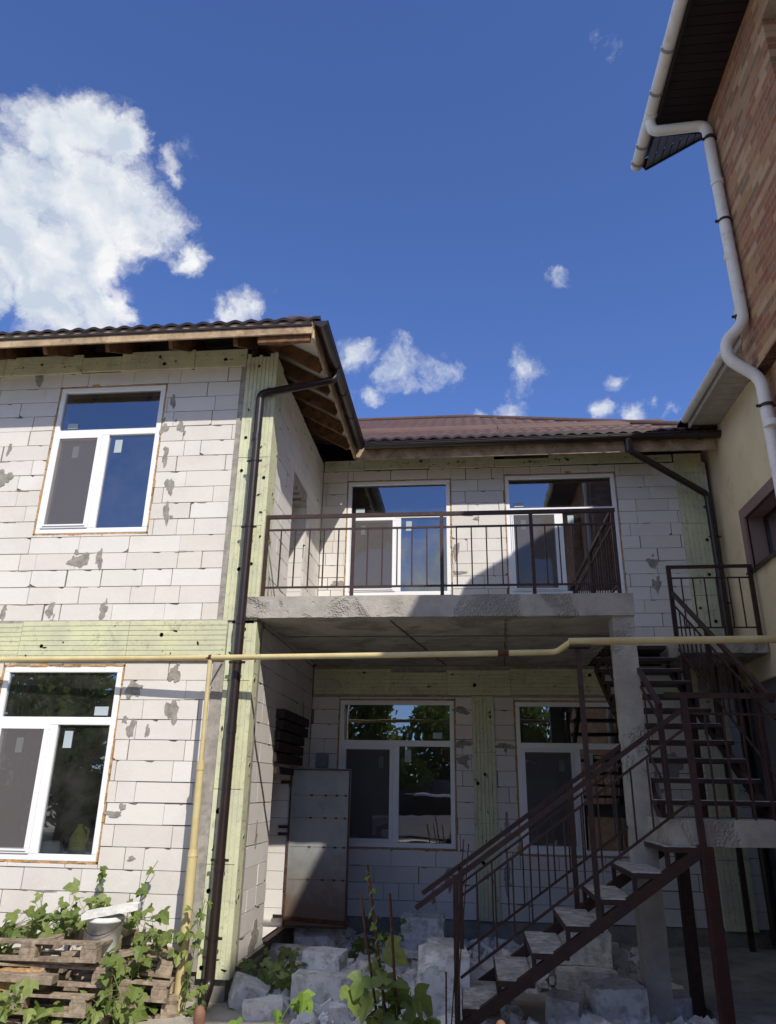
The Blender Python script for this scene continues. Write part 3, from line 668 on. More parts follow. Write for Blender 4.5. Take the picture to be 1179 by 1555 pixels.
for y in (4.3,5.0,5.55,6.05,6.75,7.0): gutter_bracket((2.155,y,8.68),(0,1,0),.072,M['clip'],g)
mb=MB();path=fillet([(2.155,6.38,8.63),(2.16,6.38,8.47),(2.70,6.30,8.42),(2.70,6.26,5.86),(2.545,6.36,5.74),(2.545,6.38,5.55),(2.79,6.33,5.30),(2.79,6.30,-.1)],.1,6)
mb.tube(path,.056,16)
for z in (7.6,6.65,6.0,4.8): mb.tube([(2.70 if z>5.9 else 2.79,6.28,z-.03),(2.70 if z>5.9 else 2.79,6.28,z+.03)],.064,16)
dp=mb.build('downpipe',M['whitepipe'],bb)
for z in (8.2,7.1,5.95): clamp(2.70,6.275,z,.062,M['steel'],dp,'x',.08)
clamp(2.79,6.31,5.0,.062,M['steel'],dp,'x',.1)
# ================================================================== CREAM HOUSE
XC=3.8
ch=thing('cream_house',(XC,9,-.2),'cream stucco house at far right with grey base and dark framed window','house')
mb=MB()
rc=[(6.6,18.,3.04,6.85)];wh=(8.05,9.80,4.45,5.16);rc=subtract(rc,wh);xquads(XC,rc);mb.face([(XC,6.6,3.04),(XC,18,3.04),(XC+.05,18,3.04),(XC+.05,6.6,3.04)])
xquads(XC+.05,[(6.6,18.,-.4,3.04)],1)
a,b,c,d=wh;x2=XC+.25
for p in ([(XC,b,c),(x2,b,c),(x2,b,d),(XC,b,d)],[(XC,a,d),(x2,a,d),(x2,a,c),(XC,a,c)],[(XC,a,d),(XC,b,d),(x2,b,d),(x2,a,d)],[(XC,a,c),(x2,a,c),(x2,b,c),(XC,b,c)]): mb.face(p,2)
mb.box((XC+.25,6.6,-.4),(9,17.9,3.0),1)
mb.build('wall',[M['cream'],M['greywall'],M['mauve']],ch)
mb=MB();q=.15;mb.box((XC-.03,a-q,d),(XC+.02,b+q,d+q));mb.box((XC-.03,b,c-.02),(XC+.02,b+q,d));mb.box((XC-.03,a-q,c-.02),(XC+.02,a,d));mb.build('window_surround',M['mauve'],ch)
mb=MB();mb.box((XC-.06,a-q,c-.05),(XC+.2,b+q,c-.02));mb.build('window_sill',M['brown'],ch)
mb=MB();x=XC+.22;mb.box((x,a,c),(x+.05,a+.05,d));mb.box((x,b-.05,c),(x+.05,b,d));mb.box((x,a+.05,c),(x+.05,b-.05,c+.05));mb.box((x,a+.05,d-.05),(x+.05,b-.05,d));mb.box((x,8.9,c+.05),(x+.05,8.95,d-.05));w=mb.build('window',M['brown'],ch)
mb=MB();mb.face([(x+.02,a+.05,c+.05),(x+.02,b-.05,c+.05),(x+.02,b-.05,d-.05),(x+.02,a+.05,d-.05)]);mb.build('pane',M['glass'],w)
mb=MB();mb.box((XC+.3,6.7,3.1),(XC+.4,15,6.6));mb.build('room_lining',M['dark'],ch)
mb=MB();y=6.6
while y<10.2: mb.box((3.38,y+.004,6.78),(XC,y+.146,6.80));y+=.15
mb.box((3.36,6.6,6.74),(3.385,10.22,6.9),0)
mb.build('soffit',M['soffit_grey'],ch)
mb=MB();half_gutter(mb,(3.30,6.6,6.86),(3.30,10.16,6.86),.062);mb.build('gutter',M['whitepipe'],ch)
mb=MB();mb.mesh([(3.27,6.6,6.9),(3.27,18,6.9),(7,18,8.9),(7,6.6,8.9)],[(0,3,2,1)]);mb.mesh([(3.27,10.0,6.9),(3.27,10.22,6.9),(XC,10.22,7.2),(XC,10.0,7.2)],[(0,1,2,3)]);mb.build('roof',M['brown'],ch)
# ================================================================== STAIRCASE
st=thing('staircase',(1.0,7.3,-.2),'rusty brown steel outdoor staircase with railings, dusty treads and concrete landing','staircase')
YN,YF=6.87,7.80
ST=M['steel']
def part(name,mt,fn,bevel=0):
    mb=MB();fn(mb);return mb.build(name,mt,st,bevel)
zs=lambda x:-.03+.667*x
for y in (YN,YF): part('stringer',ST,lambda mb:mb.bar((-.22,y,zs(-.22)),(1.9,y,zs(1.9)),.07,.085))
for i in range(7):
    x0=1.585-.28*i;z=1.25-.2*i
    mb=MB();mb.box((x0,YN-.03,z-.048),(x0+.30,YF+.03,z-.006),0);mb.box((x0+.008,YN-.022,z-.006),(x0+.292,YF+.022,z),1)
    for y in (YN,YF): mb.bar((x0+.02,y,z-.05),(x0+.02,y,zs(x0)+.03),.035,.035,0)
    mb.build('tread',[ST,M['plate']],st)
hz=lambda x:.985+.692*(x+.1)
for y,xe in ((YN-.01,1.86),(YF,1.62)):
    part('handrail',ST,lambda mb:mb.bar((-.46,y,hz(-.46)),(xe,y,hz(xe)),.04,.04))
    part('rail',ST,lambda mb:mb.bar((-.1,y,hz(-.1)-.16),(xe,y,hz(xe)-.16),.02,.02))
    part('rail',ST,lambda mb:mb.bar((-.1,y,hz(-.1)-.735),(xe,y,hz(xe)-.735),.02,.02))
    k=0;x=.05
    while x<xe-.05:
        part('baluster',ST,lambda mb:mb.bar((x,y,hz(x)-.73),(x,y,hz(x)-.165),.014,.014));x+=.147
for (x,y,z0,z1,w) in ((-.13,YN-.01,-.35,.99,.045),(-.1,YF,-.35,.97,.04),(.97,YF,.6,1.70,.045)): part('post',ST,lambda mb:mb.bar((x,y,z0),(x,y,z1),w,w))
part('post',ST,lambda mb:(mb.bar((1.02,YN-.015,.62),(1.01,YN-.015,2.87),.042,.042),mb.bar((.93,YN-.015,2.885),(1.12,YN-.015,2.885),.11,.012)))
part('post',ST,lambda mb:mb.bar((1.895,YN-.02,1.2),(1.88,YN-.02,2.47),.05,.05))
part('post',M['red_steel'],lambda mb:mb.bar((1.915,YN-.02,-.35),(1.915,YN-.02,1.25),.10,.10),.006)
part('post',ST,lambda mb:mb.bar((1.95,YF,-.35),(1.95,YF,1.25),.10,.10),.006)
part('post',ST,lambda mb:mb.bar((3.38,10.66,-.2),(3.38,10.66,3.3),.06,.06))
part('post',ST,lambda mb:mb.bar((2.76,9.75,-.2),(2.76,9.75,3.3),.07,.07))
part('post',ST,lambda mb:mb.bar((2.70,7.4,1.4),(2.70,7.4,2.63),.045,.045))
part('post',ST,lambda mb:mb.bar((1.70,7.0,1.4),(1.70,7.0,2.42),.045,.045))
mb=MB();rough_box(mb,(1.64,6.89,1.25),(2.86,7.75,1.455),.07,12,.006);mb.build('landing',M['concrete'],st,weld=True)
part('handrail',ST,lambda mb:mb.bar((1.72,YN-.02,2.465),(2.86,YN-.02,2.455),.045,.045))
part('rail',ST,lambda mb:mb.bar((1.9,YN-.02,2.31),(2.86,YN-.02,2.30),.02,.02))
for i in range(6): part('baluster',ST,lambda mb:mb.bar((2.04+.15*i,YN-.02,1.46),(2.04+.15*i,YN-.02,2.30),.016,.016))
# upper flight
XL,XR=1.70,2.70
sy=lambda y:1.45+.62*(y-7.35)
for x in (XL+.03,XR-.03): part('stringer',ST,lambda mb:mb.bar((x,7.30,sy(7.30)-.03),(x,10.25,sy(10.25)-.03),.05,.10))
for i in range(10):
    y=7.35+.3*i;z=1.605+.192*i
    mb=MB();mb.box((XL-.02,y,z-.045),(XR+.02,y+.29,z-.006),0);mb.box((XL-.01,y+.008,z-.006),(XR+.01,y+.282,z),1)
    for x in (XL+.03,XR-.03): mb.bar((x,y+.03,z-.045),(x,y+.03,z-.2),.04,.04)
    mb.build('tread',[ST,M['plate']],st)
mb=MB();mb.box((XL-.02,10.35,3.49),(2.70,10.86,3.54));mb.build('platform',ST,st)
h2=lambda y:2.63+.62*(y-7.35)
for x,ya,yb in ((XR,7.05,9.78),(XL,6.95,9.9)):
    part('handrail',ST,lambda mb:mb.bar((x,ya,h2(ya)),(x,yb,h2(yb)),.04,.045))
    part('rail',ST,lambda mb:mb.bar((x,ya,h2(ya)-.16),(x,yb,h2(yb)-.16),.018,.018))
    part('rail',ST,lambda mb:mb.bar((x,7.2,h2(7.2)-.75),(x,yb,h2(yb)-.75),.018,.018))
    y=7.5
    while y<yb-.05:
        part('baluster',ST,lambda mb:mb.bar((x,y,h2(y)-.75),(x,y,h2(y)-.16),.014,.014));y+=.17
    part('post',ST,lambda mb:mb.bar((x,8.6,sy(8.6)),(x,8.6,h2(8.6)),.04,.04))
# upper landing
mb=MB();rough_box(mb,(2.73,9.72,3.33),(3.78,10.82,3.545),.08,21,.008);mb.build('landing',M['concrete'],st,weld=True)
part('handrail',ST,lambda mb:(mb.bar((2.68,9.76,4.47),(3.72,9.76,4.475),.04,.04),mb.bar((2.70,9.78,4.12),(2.68,9.76,4.47),.035,.035)))
part('rail',ST,lambda mb:mb.bar((2.68,9.76,4.32),(3.72,9.76,4.32),.018,.018))
part('rail',ST,lambda mb:mb.bar((2.68,9.76,3.66),(3.72,9.76,3.66),.018,.018))
for x in (2.69,3.72): part('post',ST,lambda mb:mb.bar((x,9.76,3.53),(x,9.76,4.49),.05,.05))
for k in range(1,7): part('baluster',ST,lambda mb:mb.bar((2.69+k*.147,9.76,3.66),(2.69+k*.147,9.76,4.32),.015,.015))
# ================================================================== GAS PIPE
gp=thing('gas_pipe',(-2.58,7.335,-.2),'yellow painted gas pipe crossing in front of the house on a yellow post','pipe')
mb=MB();mb.tube(fillet([(-8.2,7.57,2.88),(-4.9,7.445,2.88),(-2.6,7.335,2.88),(-.7,7.2,2.88),(.84,7.06,2.88),(.95,6.84,2.935),(2.89,6.80,2.945)],.06,6),.028,12,rs=None)
mb.tube([(.93,6.845,2.938),(2.89,6.80,2.946)],.034,12)
for x,y in ((.3,7.108),): mb.tube([(x,y,2.88),(x+.1,y-.008,2.88)],.033,12,1)
mb.build('pipe',[M['gas'],M['rust']],gp)
mb=MB();mb.tube([(-2.575,7.335,-.35),(-2.575,7.335,1.05)],.046,14);mb.tube([(-2.575,7.335,1.04),(-2.577,7.335,1.1)],.05,14,rs=[.05,.04]);mb.tube([(-2.577,7.335,1.08),(-2.585,7.335,1.82)],.036,12);mb.tube([(-2.585,7.335,1.8),(-2.586,7.335,1.88)],.041,12);mb.tube([(-2.585,7.335,1.85),(-2.595,7.335,2.9)],.023,12)
mb.build('post',M['gas'],gp)
mb=MB();mb.bar((-2.55,7.33,2.905),(-2.55,7.6,2.905),.02,.008);mb.bar((-2.63,7.30,2.87),(-2.50,7.36,2.92),.014,.008);mb.tube([(-2.61,7.335,2.88),(-2.58,7.335,2.88)],.032,12);mb.build('bracket',M['rust'],gp)
# ================================================================== GROUND
mb=MB();n=60
def gz(x,y): return -.2+.035*noise.noise(Vector((x*.9,y*.9,0)))+.015*noise.noise(Vector((x*3,y*3,1)))
xs=[-300,-60,-20]+[-10+.25*i for i in range(61)]+[20,60,300];ys=[-300,-60,-20]+[-4+.25*i for i in range(65)]+[25,60,300]
vs=[(x,y,gz(x,y) if abs(x)<15 and -5<y<15 else -.2) for y in ys for x in xs];w=len(xs)
mb.mesh(vs,[(j*w+i,j*w+i+1,(j+1)*w+i+1,(j+1)*w+i) for j in range(len(ys)-1) for i in range(w-1)],0,None,True)
structure(mb.build('ground',M['dirt']))
mb=MB();rough_box(mb,(2.06,6.6,-.35),(3.84,10.86,-.12),.1,31,.01);rough_box(mb,(1.86,8.4,-.36),(2.06,10.86,-.125),.1,33,.012);structure(mb.build('concrete_pad',M['pad'],weld=True))
# ------------------------------------------------ broken blocks
def chunk(size,rot,seed,amp=.012,cut=None,mats=None,name='broken_block',nseg=7,loc=(0,0,0)):
    mb=MB();sx,sy,sz=size;rm=Matrix.Rotation(rot[2],3,'Z')@Matrix.Rotation(rot[1],3,'Y')@Matrix.Rotation(rot[0],3,'X')
    rnd=random.Random(seed);cuts=[]
    for _ in range(cut if cut is not None else rnd.choice((2,2,3))):
        nrm=Vector((rnd.choice((-1,1))*rnd.uniform(.3,1),rnd.choice((-1,1))*rnd.uniform(.3,1),rnd.uniform(-.2,1))).normalized()
        ext=abs(nrm.x)*sx/2+abs(nrm.y)*sy/2+abs(nrm.z)*sz/2;cuts.append((nrm,ext*rnd.uniform(.68,.86)))
    n=[max(2,int(s/.045)) for s in size]
    tt=rnd.uniform(.40,.56);col=(tt,tt,tt)
    d=[sx,sy,sz]
    for ax in range(3):
        u,v=(ax+1)%3,(ax+2)%3
        for side in (0,1):
            for i in range(n[u]):
                for j in range(n[v]):
                    ps=[]
                    for (di,dj) in ((0,0),(1,0),(1,1),(0,1)):
                        p=Vector((0,0,0));p[ax]=(side-.5)*d[ax];p[u]=((i+di)/n[u]-.5)*d[u];p[v]=((j+dj)/n[v]-.5)*d[v]
                        on=False
                        for nr,k in cuts:
                            e=p.dot(nr)-k
                            if e>0: p=p-nr*(e+amp*1.2*noise.noise(p*14+Vector((seed,3,0))));on=True
                        p=p+noise.noise_vector(p*11+Vector((seed*1.7,0,0)))*amp*(1.1 if on else .55)+noise.noise_vector(p*34+Vector((seed,9,0)))*amp*(.6 if on else .25)
                        ps.append(rm@p+Vector(loc))
                    mb.face(ps if side else ps[::-1],0,col,False)
    return mb
BL=[ # x,y,bottom z, size, rot, label
 ((-1.90,10.0,-.2),(.5,.3,.24),(.25,0,.3),'grey broken block leaning under the foot of the open steel door'),
 ((-2.02,9.3,-.2),(.48,.32,.17),(.1,.05,.15),'flat pale block lying against the wing plinth left of the door foot'),
 ((-1.30,7.55,-.22),(.56,.36,.33),(0,0,-.08),'large whole block at bottom centre carrying a small ridged slab'),
 ((-1.36,7.75,.11),(.36,.26,.14),(0,.02,-.15),'small ridged slab resting on the large block left of the rods'),
 ((-.93,8.25,-.2),(.34,.3,.25),(0,.2,.5),'angular grey chunk tucked behind the ridged slab'),
 ((-2.02,7.62,-.2),(.32,.26,.2),(.2,.3,.4),'slab-like chunk with torn face next to the brown downpipe foot'),
 ((-1.80,7.28,-.22),(.34,.22,.16),(0,-.1,.2),'pale chunk cut off by the bottom edge near the downpipe foot'),
 ((-.60,10.05,-.2),(.52,.34,.2),(0,0,.03),'lower block of the pair standing against the back wall'),
 ((-.59,10.08,.0),(.51,.36,.24),(.06,.01,.0),'tall cracked block on top of the pair against the back wall'),
 ((-.72,9.3,-.2),(.38,.24,.18),(0,0,.1),'ribbed broken block lying in front of the back wall pair'),
 ((-.70,9.1,-.02),(.3,.2,.035),(.1,.08,.3),'thin white flake lying on the ribbed broken block'),
 ((-.86,9.85,-.2),(.3,.28,.22),(.1,.25,.6),'dull chunk between the door foot and the back wall pair'),
 ((-.28,7.72,-.22),(.44,.5,.52),(0,.04,.1),'biggest white block with a jagged top beside the stair newel'),
 ((-.28,8.35,-.2),(.3,.3,.45),(.2,.1,.7),'pointed shard rising behind the biggest white block'),
 ((1.10,8.5,-.2),(.56,.34,.24),(0,0,-.06),'squared block at the bottom of the pile left of the concrete column'),
 ((1.08,8.75,.05),(.60,.34,.29),(.03,.02,-.03),'pitted stone-like block in the middle of the pile by the column'),
 ((1.12,8.95,.34),(.36,.3,.12),(0,.03,.05),'slim pale block capping the pile by the concrete column'),
 ((1.22,7.66,-.24),(.44,.4,.33),(0,-.04,.18),'clean white block in front of the pile beside the column foot'),
 ((.78,7.62,-.24),(.28,.26,.24),(.05,.1,-.3),'small cube-like chunk under the lowest stair treads'),
 ((1.45,9.3,-.2),(.3,.3,.32),(0,0,.3),'grey block half hidden behind the concrete column'),
 ((.5,9.4,-.2),(.4,.25,.2),(.1,.2,.3),'pale chunk in the shade below the middle of the stair'),
 ((.15,8.6,-.2),(.36,.3,.2),(.3,.1,.9),'tilted chunk among the rubble right of the newel post'),
 ((1.80,7.9,-.22),(.3,.26,.2),(0,0,.4),'weathered block jammed under the dark stair post')]
for i,(p,s,r,lb) in enumerate(BL):
    mb=chunk(s,r,i+3,loc=(0,0,s[2]/2),cut=1 if i in (2,7,14,17) else None,amp=.017)
    o=mb.build('broken_block',M['chunk'],weld=24);o.location=p;tag(o,lb,'block','broken aerated blocks lying by the house')
mb=MB();rnd=random.Random(77)
for i in range(8000):
    x=rnd.uniform(-2.1,2.0);y=rnd.uniform(6.9,10.8)
    if x<-1.5 and y<7.5: continue
    if noise.noise(Vector((x*.9,y*.9,4)))<-.12-(.3 if x>-.7 else 0): continue
    s=min(.1,.012*math.exp(abs(rnd.gauss(0,.95))));hp=(.10 if -.15<x<1.2 and y<9 else .05)*max(0,noise.noise(Vector((x*1.4,y*1.4,9)))+.3)*rnd.random()
    R3=Matrix.Rotation(rnd.uniform(0,6.28),3,Vector((rnd.uniform(-1,1),rnd.uniform(-1,1),rnd.uniform(-1,1))).normalized())
    vs=[R3@(Vector(v)*s*rnd.uniform(.6,1.2))+Vector((x,y,gz(x,y)+s*.35+hp*2)) for v in ((-1,-.8,-.5),(1,-.7,-.6),(.9,.8,-.5),(-1,.7,-.4),(-.7,-.6,.5),(.8,-.6,.4),(.6,.7,.6),(-.8,.6,.4))]
    t=rnd.uniform(.38,.66);mb.mesh(vs,[(0,3,2,1),(4,5,6,7),(0,1,5,4),(1,2,6,5),(2,3,7,6),(3,0,4,7)],0,(t,t,t))
structure(mb.build('rubble',M['chunk']),'stuff')
# ------------------------------------------------ rods
def rod(p,q,r,lb,rib=True):
    p=Vector(p);q=Vector(q);d=q-p;n=int(d.length/.012) if rib else 1;mb=MB()
    if rib: mb.tube([p+d*i/n for i in range(n+1)],r,7,rs=[r*(1.08 if i%2 else .95) for i in range(n+1)])
    else: mb.tube([p,q],r,7)
    o=mb.build('rebar_rod',M['rust']);tag(o,lb,'rod','rusty rods standing in the rubble');return o
rod((-.46,5.5,-.3),(-.70,5.5,1.17),.0085,'tallest rusty rod of the three at bottom centre, twined by a hop shoot')
rod((-.50,5.45,-.3),(-.745,5.5,1.005),.0085,'left leaning rusty rod beside the rod twined by hop')
rod((-.44,5.5,-.3),(-.545,5.5,1.0),.009,'right rusty rod of the three, bare above the big leaves')
rod((-.20,6.8,-.3),(-.055,6.8,1.27),.005,'thin rusty wire rod standing close against the stair newel post')
rod((-.17,6.74,-.3),(-.015,6.74,1.24),.005,'thin rod leaning just right of the stair newel post')
rod((-.22,6.8,-.3),(-.215,6.8,.30),.007,'short rod stump poking up left of the stair newel post')
# ------------------------------------------------ pallets
def pallet_mesh(loc,rot,seed,top=range(5),bot=(0,1,2),L=1.2,D=.8,stub=True,lb='',tilt=(0,0)):
    rnd=random.Random(seed);t=thing('pallet',loc,lb,'pallet','old pallets piled by the wing wall')
    t.rotation_euler=(tilt[0],tilt[1],rot);ORG[t.name]=Vector()
    def tc():
        k=rnd.uniform(.38,.6);return (k+.03,k,k-.03)
    for i in top:
        mb=MB();y=-D/2+i*(D-.1)/4;e=rnd.uniform(-.03,.02);mb.box((-L/2,y,.122),(L/2+e,y+.1,.144),0,tc());mb.build('deck_board',M['pallet'],t,.003)
    for y in (-D/2,-.05,D/2-.1):
        for x in (-L/2,-.07,L/2-.14):
            mb=MB();mb.box((x,y+.003,.022),(x+.14,y+.097,.1),0,tc());mb.build('spacer_block',M['pallet'],t,.003)
    for x in (-L/2,-.07,L/2-.14):
        mb=MB();mb.box((x+.01,-D/2,.1),(x+.13,D/2,.122),0,tc());mb.build('cross_board',M['pallet'],t,.002)
    for i in bot:
        mb=MB();y=(-D/2,-.05,D/2-.1)[i];mb.box((-L/2,y,0),(L/2,y+.1,.022),0,tc());mb.build('bottom_board',M['pallet'],t,.002)
    return t
pallet_mesh((-3.52,6.98,-.2),.05,1,lb='lowest pallet of the front pile, half buried in hop leaves')
pallet_mesh((-3.62,6.93,-.055),-.03,2,top=(0,2,4),tilt=(.015,0),lb='second pallet up in the front pile, with an orange-brown end block')
pallet_mesh((-3.57,7.02,.115),.07,3,top=(0,3),bot=(0,2),tilt=(-.02,.02),lb='third pallet up in the front pile, directly below the one holding the bucket')
pallet_mesh((-3.62,6.98,.30),-.02,4,top=(0,),bot=(0,2),tilt=(.01,-.01),lb='topmost pallet of the front pile, a gap-decked one around the white bucket')
pallet_mesh((-2.98,7.30,-.2),.32,5,top=(0,1,3),L=.8,D=.5,lb='small grey pallet on the ground between the front pile and the yellow post')
pallet_mesh((-3.0,7.28,-.05),.12,6,top=(0,2,4),bot=(0,),L=.75,D=.45,tilt=(.03,.06),lb='small splintered pallet, upper one beside the yellow post')
pallet_mesh((-4.15,6.25,-.25),.08,7,lb='front-left pallet at the bottom edge under the dark tarp')
pallet_mesh((-3.02,7.3,.15),.35,8,top=(1,3),bot=(0,2),L=.7,D=.42,tilt=(.12,.14),lb='tilted broken pallet lying highest beside the yellow post')
def plank(p,q,w,h,lb,mt='pallet'):
    mb=MB();mb.bar(p,q,w,h,0,(.5,.48,.44));o=mb.build('plank',M[mt],None,.004);tag(o,lb,'plank','loose planks on the pallets')
plank((-3.85,6.50,.21),(-3.32,6.52,.19),.12,.06,'short splintered plank in front of the orange foam lump')
plank((-3.2,6.72,.27),(-2.86,7.25,.3),.09,.035,'thin plank running back from the bucket towards the wall')
plank((-4.5,6.05,-.06),(-3.85,6.1,-.07),.12,.05,'thick plank lying on the front-left pallet')
mb=chunk((.34,.2,.13),(0,0,.1),61,amp=.03,cut=2,loc=(-3.66,6.62,.17));tag(mb.build('foam_lump',M['foam'],weld=True),'rusty orange lump of hardened foam wedged between the pallets','foam')
mb=MB();rnd=random.Random(9)
nx,ny=16,12
vs=[(-4.7+.9*i/nx,5.95+.55*j/ny,-.02+.1*noise.noise(Vector((i*.45,j*.45,2)))+.14*(j/ny)-(.12 if i==nx else 0)) for j in range(ny+1) for i in range(nx+1)]
mb.mesh(vs,[(j*(nx+1)+i,j*(nx+1)+i+1,(j+1)*(nx+1)+i+1,(j+1)*(nx+1)+i) for j in range(ny) for i in range(nx)],0,None,True)
mb.mesh([(-4.75+.55*i/8+(.03*math.sin(j*2.)),5.88+.28*j/6,.0+.05*noise.noise(Vector((i*.9,j*.9,7)))+.1*j/6) for j in range(7) for i in range(9)],[(j*9+i,j*9+i+1,(j+1)*9+i+1,(j+1)*9+i) for j in range(6) for i in range(8)],1,None,True)
o=mb.build('tarp',[M['tarp'],M['bucket']]);s=o.modifiers.new('solid','SOLIDIFY');s.thickness=.006;tag(o,'crumpled dark and whitish plastic sheet over the front-left pallet','sheet')
# bucket
bk=thing('bucket',(-3.15,6.93,.29),'dirty white plastic bucket with a board on top, in the pallet pile','bucket')
mb=MB();n=24;c=Vector((-3.15,6.93,0))
prof=[(.0,.30),(.118,.30),(.122,.31),(.148,.55),(.158,.55),(.158,.565),(.151,.58),(.151,.59),(.143,.59),(.116,.32),(0,.32)]
vs=[c+Vector((r*math.cos(6.2832*k/n),r*math.sin(6.2832*k/n),z)) for r,z in prof for k in range(n)]
mb.mesh(vs,[(i*n+k,i*n+(k+1)%n,(i+1)*n+(k+1)%n,(i+1)*n+k) for i in range(len(prof)-1) for k in range(n)],0,None,True);mb.build('body',M['bucket'],bk)
mb=MB();mb.tube([c+Vector((.158*math.cos(a),-.01+.158*math.sin(a)*1.02,.565-.10*math.sin(-a))) for a in [math.pi+math.pi*k/12 for k in range(13)]],.004,6);mb.build('handle',M['steel'],bk)
mb=chunk((.46,.26,.045),(0,-.17,.25),88,amp=.008,cut=1,loc=(-3.10,6.93,.635));tag(mb.build('foam_board',M['bucket'],weld=True),'white foam board lying slanted across the mouth of the bucket','board')
# items behind the lower left glass
mb=MB();pr=[(0,1.0),(.085,1.0),(.095,1.04),(.09,1.14),(.05,1.21),(.03,1.24),(.03,1.27),(0,1.27)];n=18;c=Vector((-3.98,7.86,0))
mb.mesh([c+Vector((r*math.cos(6.2832*k/n),r*math.sin(6.2832*k/n)*.7,z)) for r,z in pr for k in range(n)],[(i*n+k,i*n+(k+1)%n,(i+1)*n+(k+1)%n,(i+1)*n+k) for i in range(len(pr)-1) for k in range(n)],0,None,True)
mb.tube(fillet([(-3.93,7.86,1.24),(-3.88,7.86,1.22),(-3.885,7.86,1.12)],.03),.012,8)
tag(mb.build('jug',simple('yellow_plastic',(.55,.5,.05),.4,bs=.05)),'yellow plastic jug with a handle behind the lower left window','jug')
mb=chunk((.22,.16,.1),(0,0,.2),91,amp=.02,cut=2,loc=(-4.27,7.88,1.05));tag(mb.build('bag',simple('pale_blue_bag',(.55,.62,.66),.5,bs=.3),None,weld=True),'pale blue crumpled bag behind the lower left window beside the yellow jug','bag')
mb=MB();mb.box((-4.95,7.97,.95),(-3.66,8.1,.995));mb.build('window_sill',M['pvc'],house)
# ------------------------------------------------ hop plants
LEAF=[(0,0),(.16,-.12),(.40,-.08),(.52,.10),(.62,.40),(.42,.34),(.27,.40),(.33,.62),(.17,.86),(0,1.06)]
def leaf(mb,p,size,rnd,face=None,t=None):
    nrm=face or Vector((rnd.gauss(.1,.5),rnd.gauss(-.55,.4),rnd.uniform(.25,1.1)));nrm.normalize()
    dr=Vector((rnd.gauss(0,.7),rnd.gauss(-.2,.5),-rnd.uniform(.2,1.)));dr=(dr-nrm*dr.dot(nrm)).normalized();sd=nrm.cross(dr)
    t=rnd.uniform(.05,.95) if t is None else t;cc=(t,t,t)
    def P(x,y):
        fold=abs(x)*.28-.25*(y-.3)**2
        return p+(sd*x+dr*y+nrm*fold*rnd.uniform(.9,1.1))*size
    ctr=P(0,.3)
    Rr=[P(x*rnd.uniform(.92,1.08),y) for x,y in LEAF];Ll=[P(-x*rnd.uniform(.92,1.08),y) for x,y in LEAF]
    Ll[0]=Rr[0];Ll[-1]=Rr[-1]
    for i in range(len(LEAF)-1):
        mb.face([ctr,Rr[i],Rr[i+1]],0,cc);mb.face([ctr,Ll[i+1],Ll[i]],0,cc)
def hop(base,paths,lb,size=(.055,.13),per=.05,mt='leaf',seed=1,spread=.09):
    rnd=random.Random(seed);t=thing('hop_plant',base,lb,'plant','hop vines growing round the yard')
    ms=MB();ml=MB()
    for pts in paths:
        f=fillet([Vector(base)+Vector((0,0,-.12))]+[Vector(base)+Vector(p) for p in pts],.3,5);ms.tube(f,.0035,5,cap=False)
        L=0
        for a,b in zip(f,f[1:]):
            L+=(b-a).length
            while L>per:
                L-=per
                for _ in range(rnd.choice((1,1,2))):
                    p=a.lerp(b,rnd.random())+Vector((rnd.gauss(0,spread),rnd.gauss(0,spread),rnd.gauss(.02,spread*.8)))
                    ms.tube([a,p],.0018,4,cap=False);leaf(ml,p,rnd.uniform(*size),rnd)
    ms.build('stem',M['stem'],t);ml.build('foliage',M[mt],t)
hop((-4.15,7.2,-.2),[[(0,-.3,0),(-.1,-.25,.45),(.2,-.2,.70),(.6,-.1,.74)],[(-.2,-.2,0),(-.3,-.3,.55),(-.6,-.35,.66),(-1.,-.3,.55)],[(.1,0,.1),(.3,0,.68),(.75,.05,.76),(1.0,-.1,.70)],[(-.2,-.3,.1),(0,-.3,.62),(.3,-.25,.74)]],'hop vine spread over the left end of the pallet pile',seed=3,per=.026)
hop((-4.0,6.3,-.3),[[(-.3,0,0),(-.35,-.1,.4),(-.1,-.1,.62),(.2,-.1,.5)],[(-.6,0,.1),(-.5,-.1,.5),(-.75,0,.66)],[(0,0,0),(.3,-.1,.25),(.5,-.1,.42),(.6,-.1,.35)],[(-.3,0,.3),(-.2,0,.6),(.15,.02,.68)]],'hop vine hanging down the front of the pallet pile at the left edge',seed=4,per=.030,size=(.075,.13))
hop((-2.95,7.1,-.2),[[(0,0,0),(.05,-.05,.45),(.15,0,.66),(.3,.05,.58)],[(-.1,.2,.3),(.0,.25,.72),(-.15,.3,.80)],[(.1,.1,.3),(.3,.1,.60),(.45,.12,.60)],[(-.3,.2,.5),(-.15,.22,.72),(.1,.2,.70)]],'hop vine between the white bucket and the yellow post',seed=5,per=.048)
hop((-2.95,6.6,-.35),[[(0,0,0),(-.1,-.05,.3),(.1,-.05,.5)],[(.15,0,0),(.2,0,.35),(.05,0,.62),(.05,.1,.7)],[(-.3,0,0),(-.35,-.05,.22),(-.5,-.1,.3)],[(.2,0,.1),(.3,.1,.3)]],'low hop clump in front of the pallets by the foot of the yellow post',seed=6,per=.035,size=(.07,.12))
hop((-3.1,7.55,.5),[[(0,-.1,0),(.02,-.05,.3),(.12,-.02,.48)],[(-.5,-.05,0),(-.42,-.03,.25),(-.4,-.02,.42)]],'thin hop shoot climbing the sunlit block wall above the bucket',seed=7,per=.09,size=(.05,.085),spread=.03)
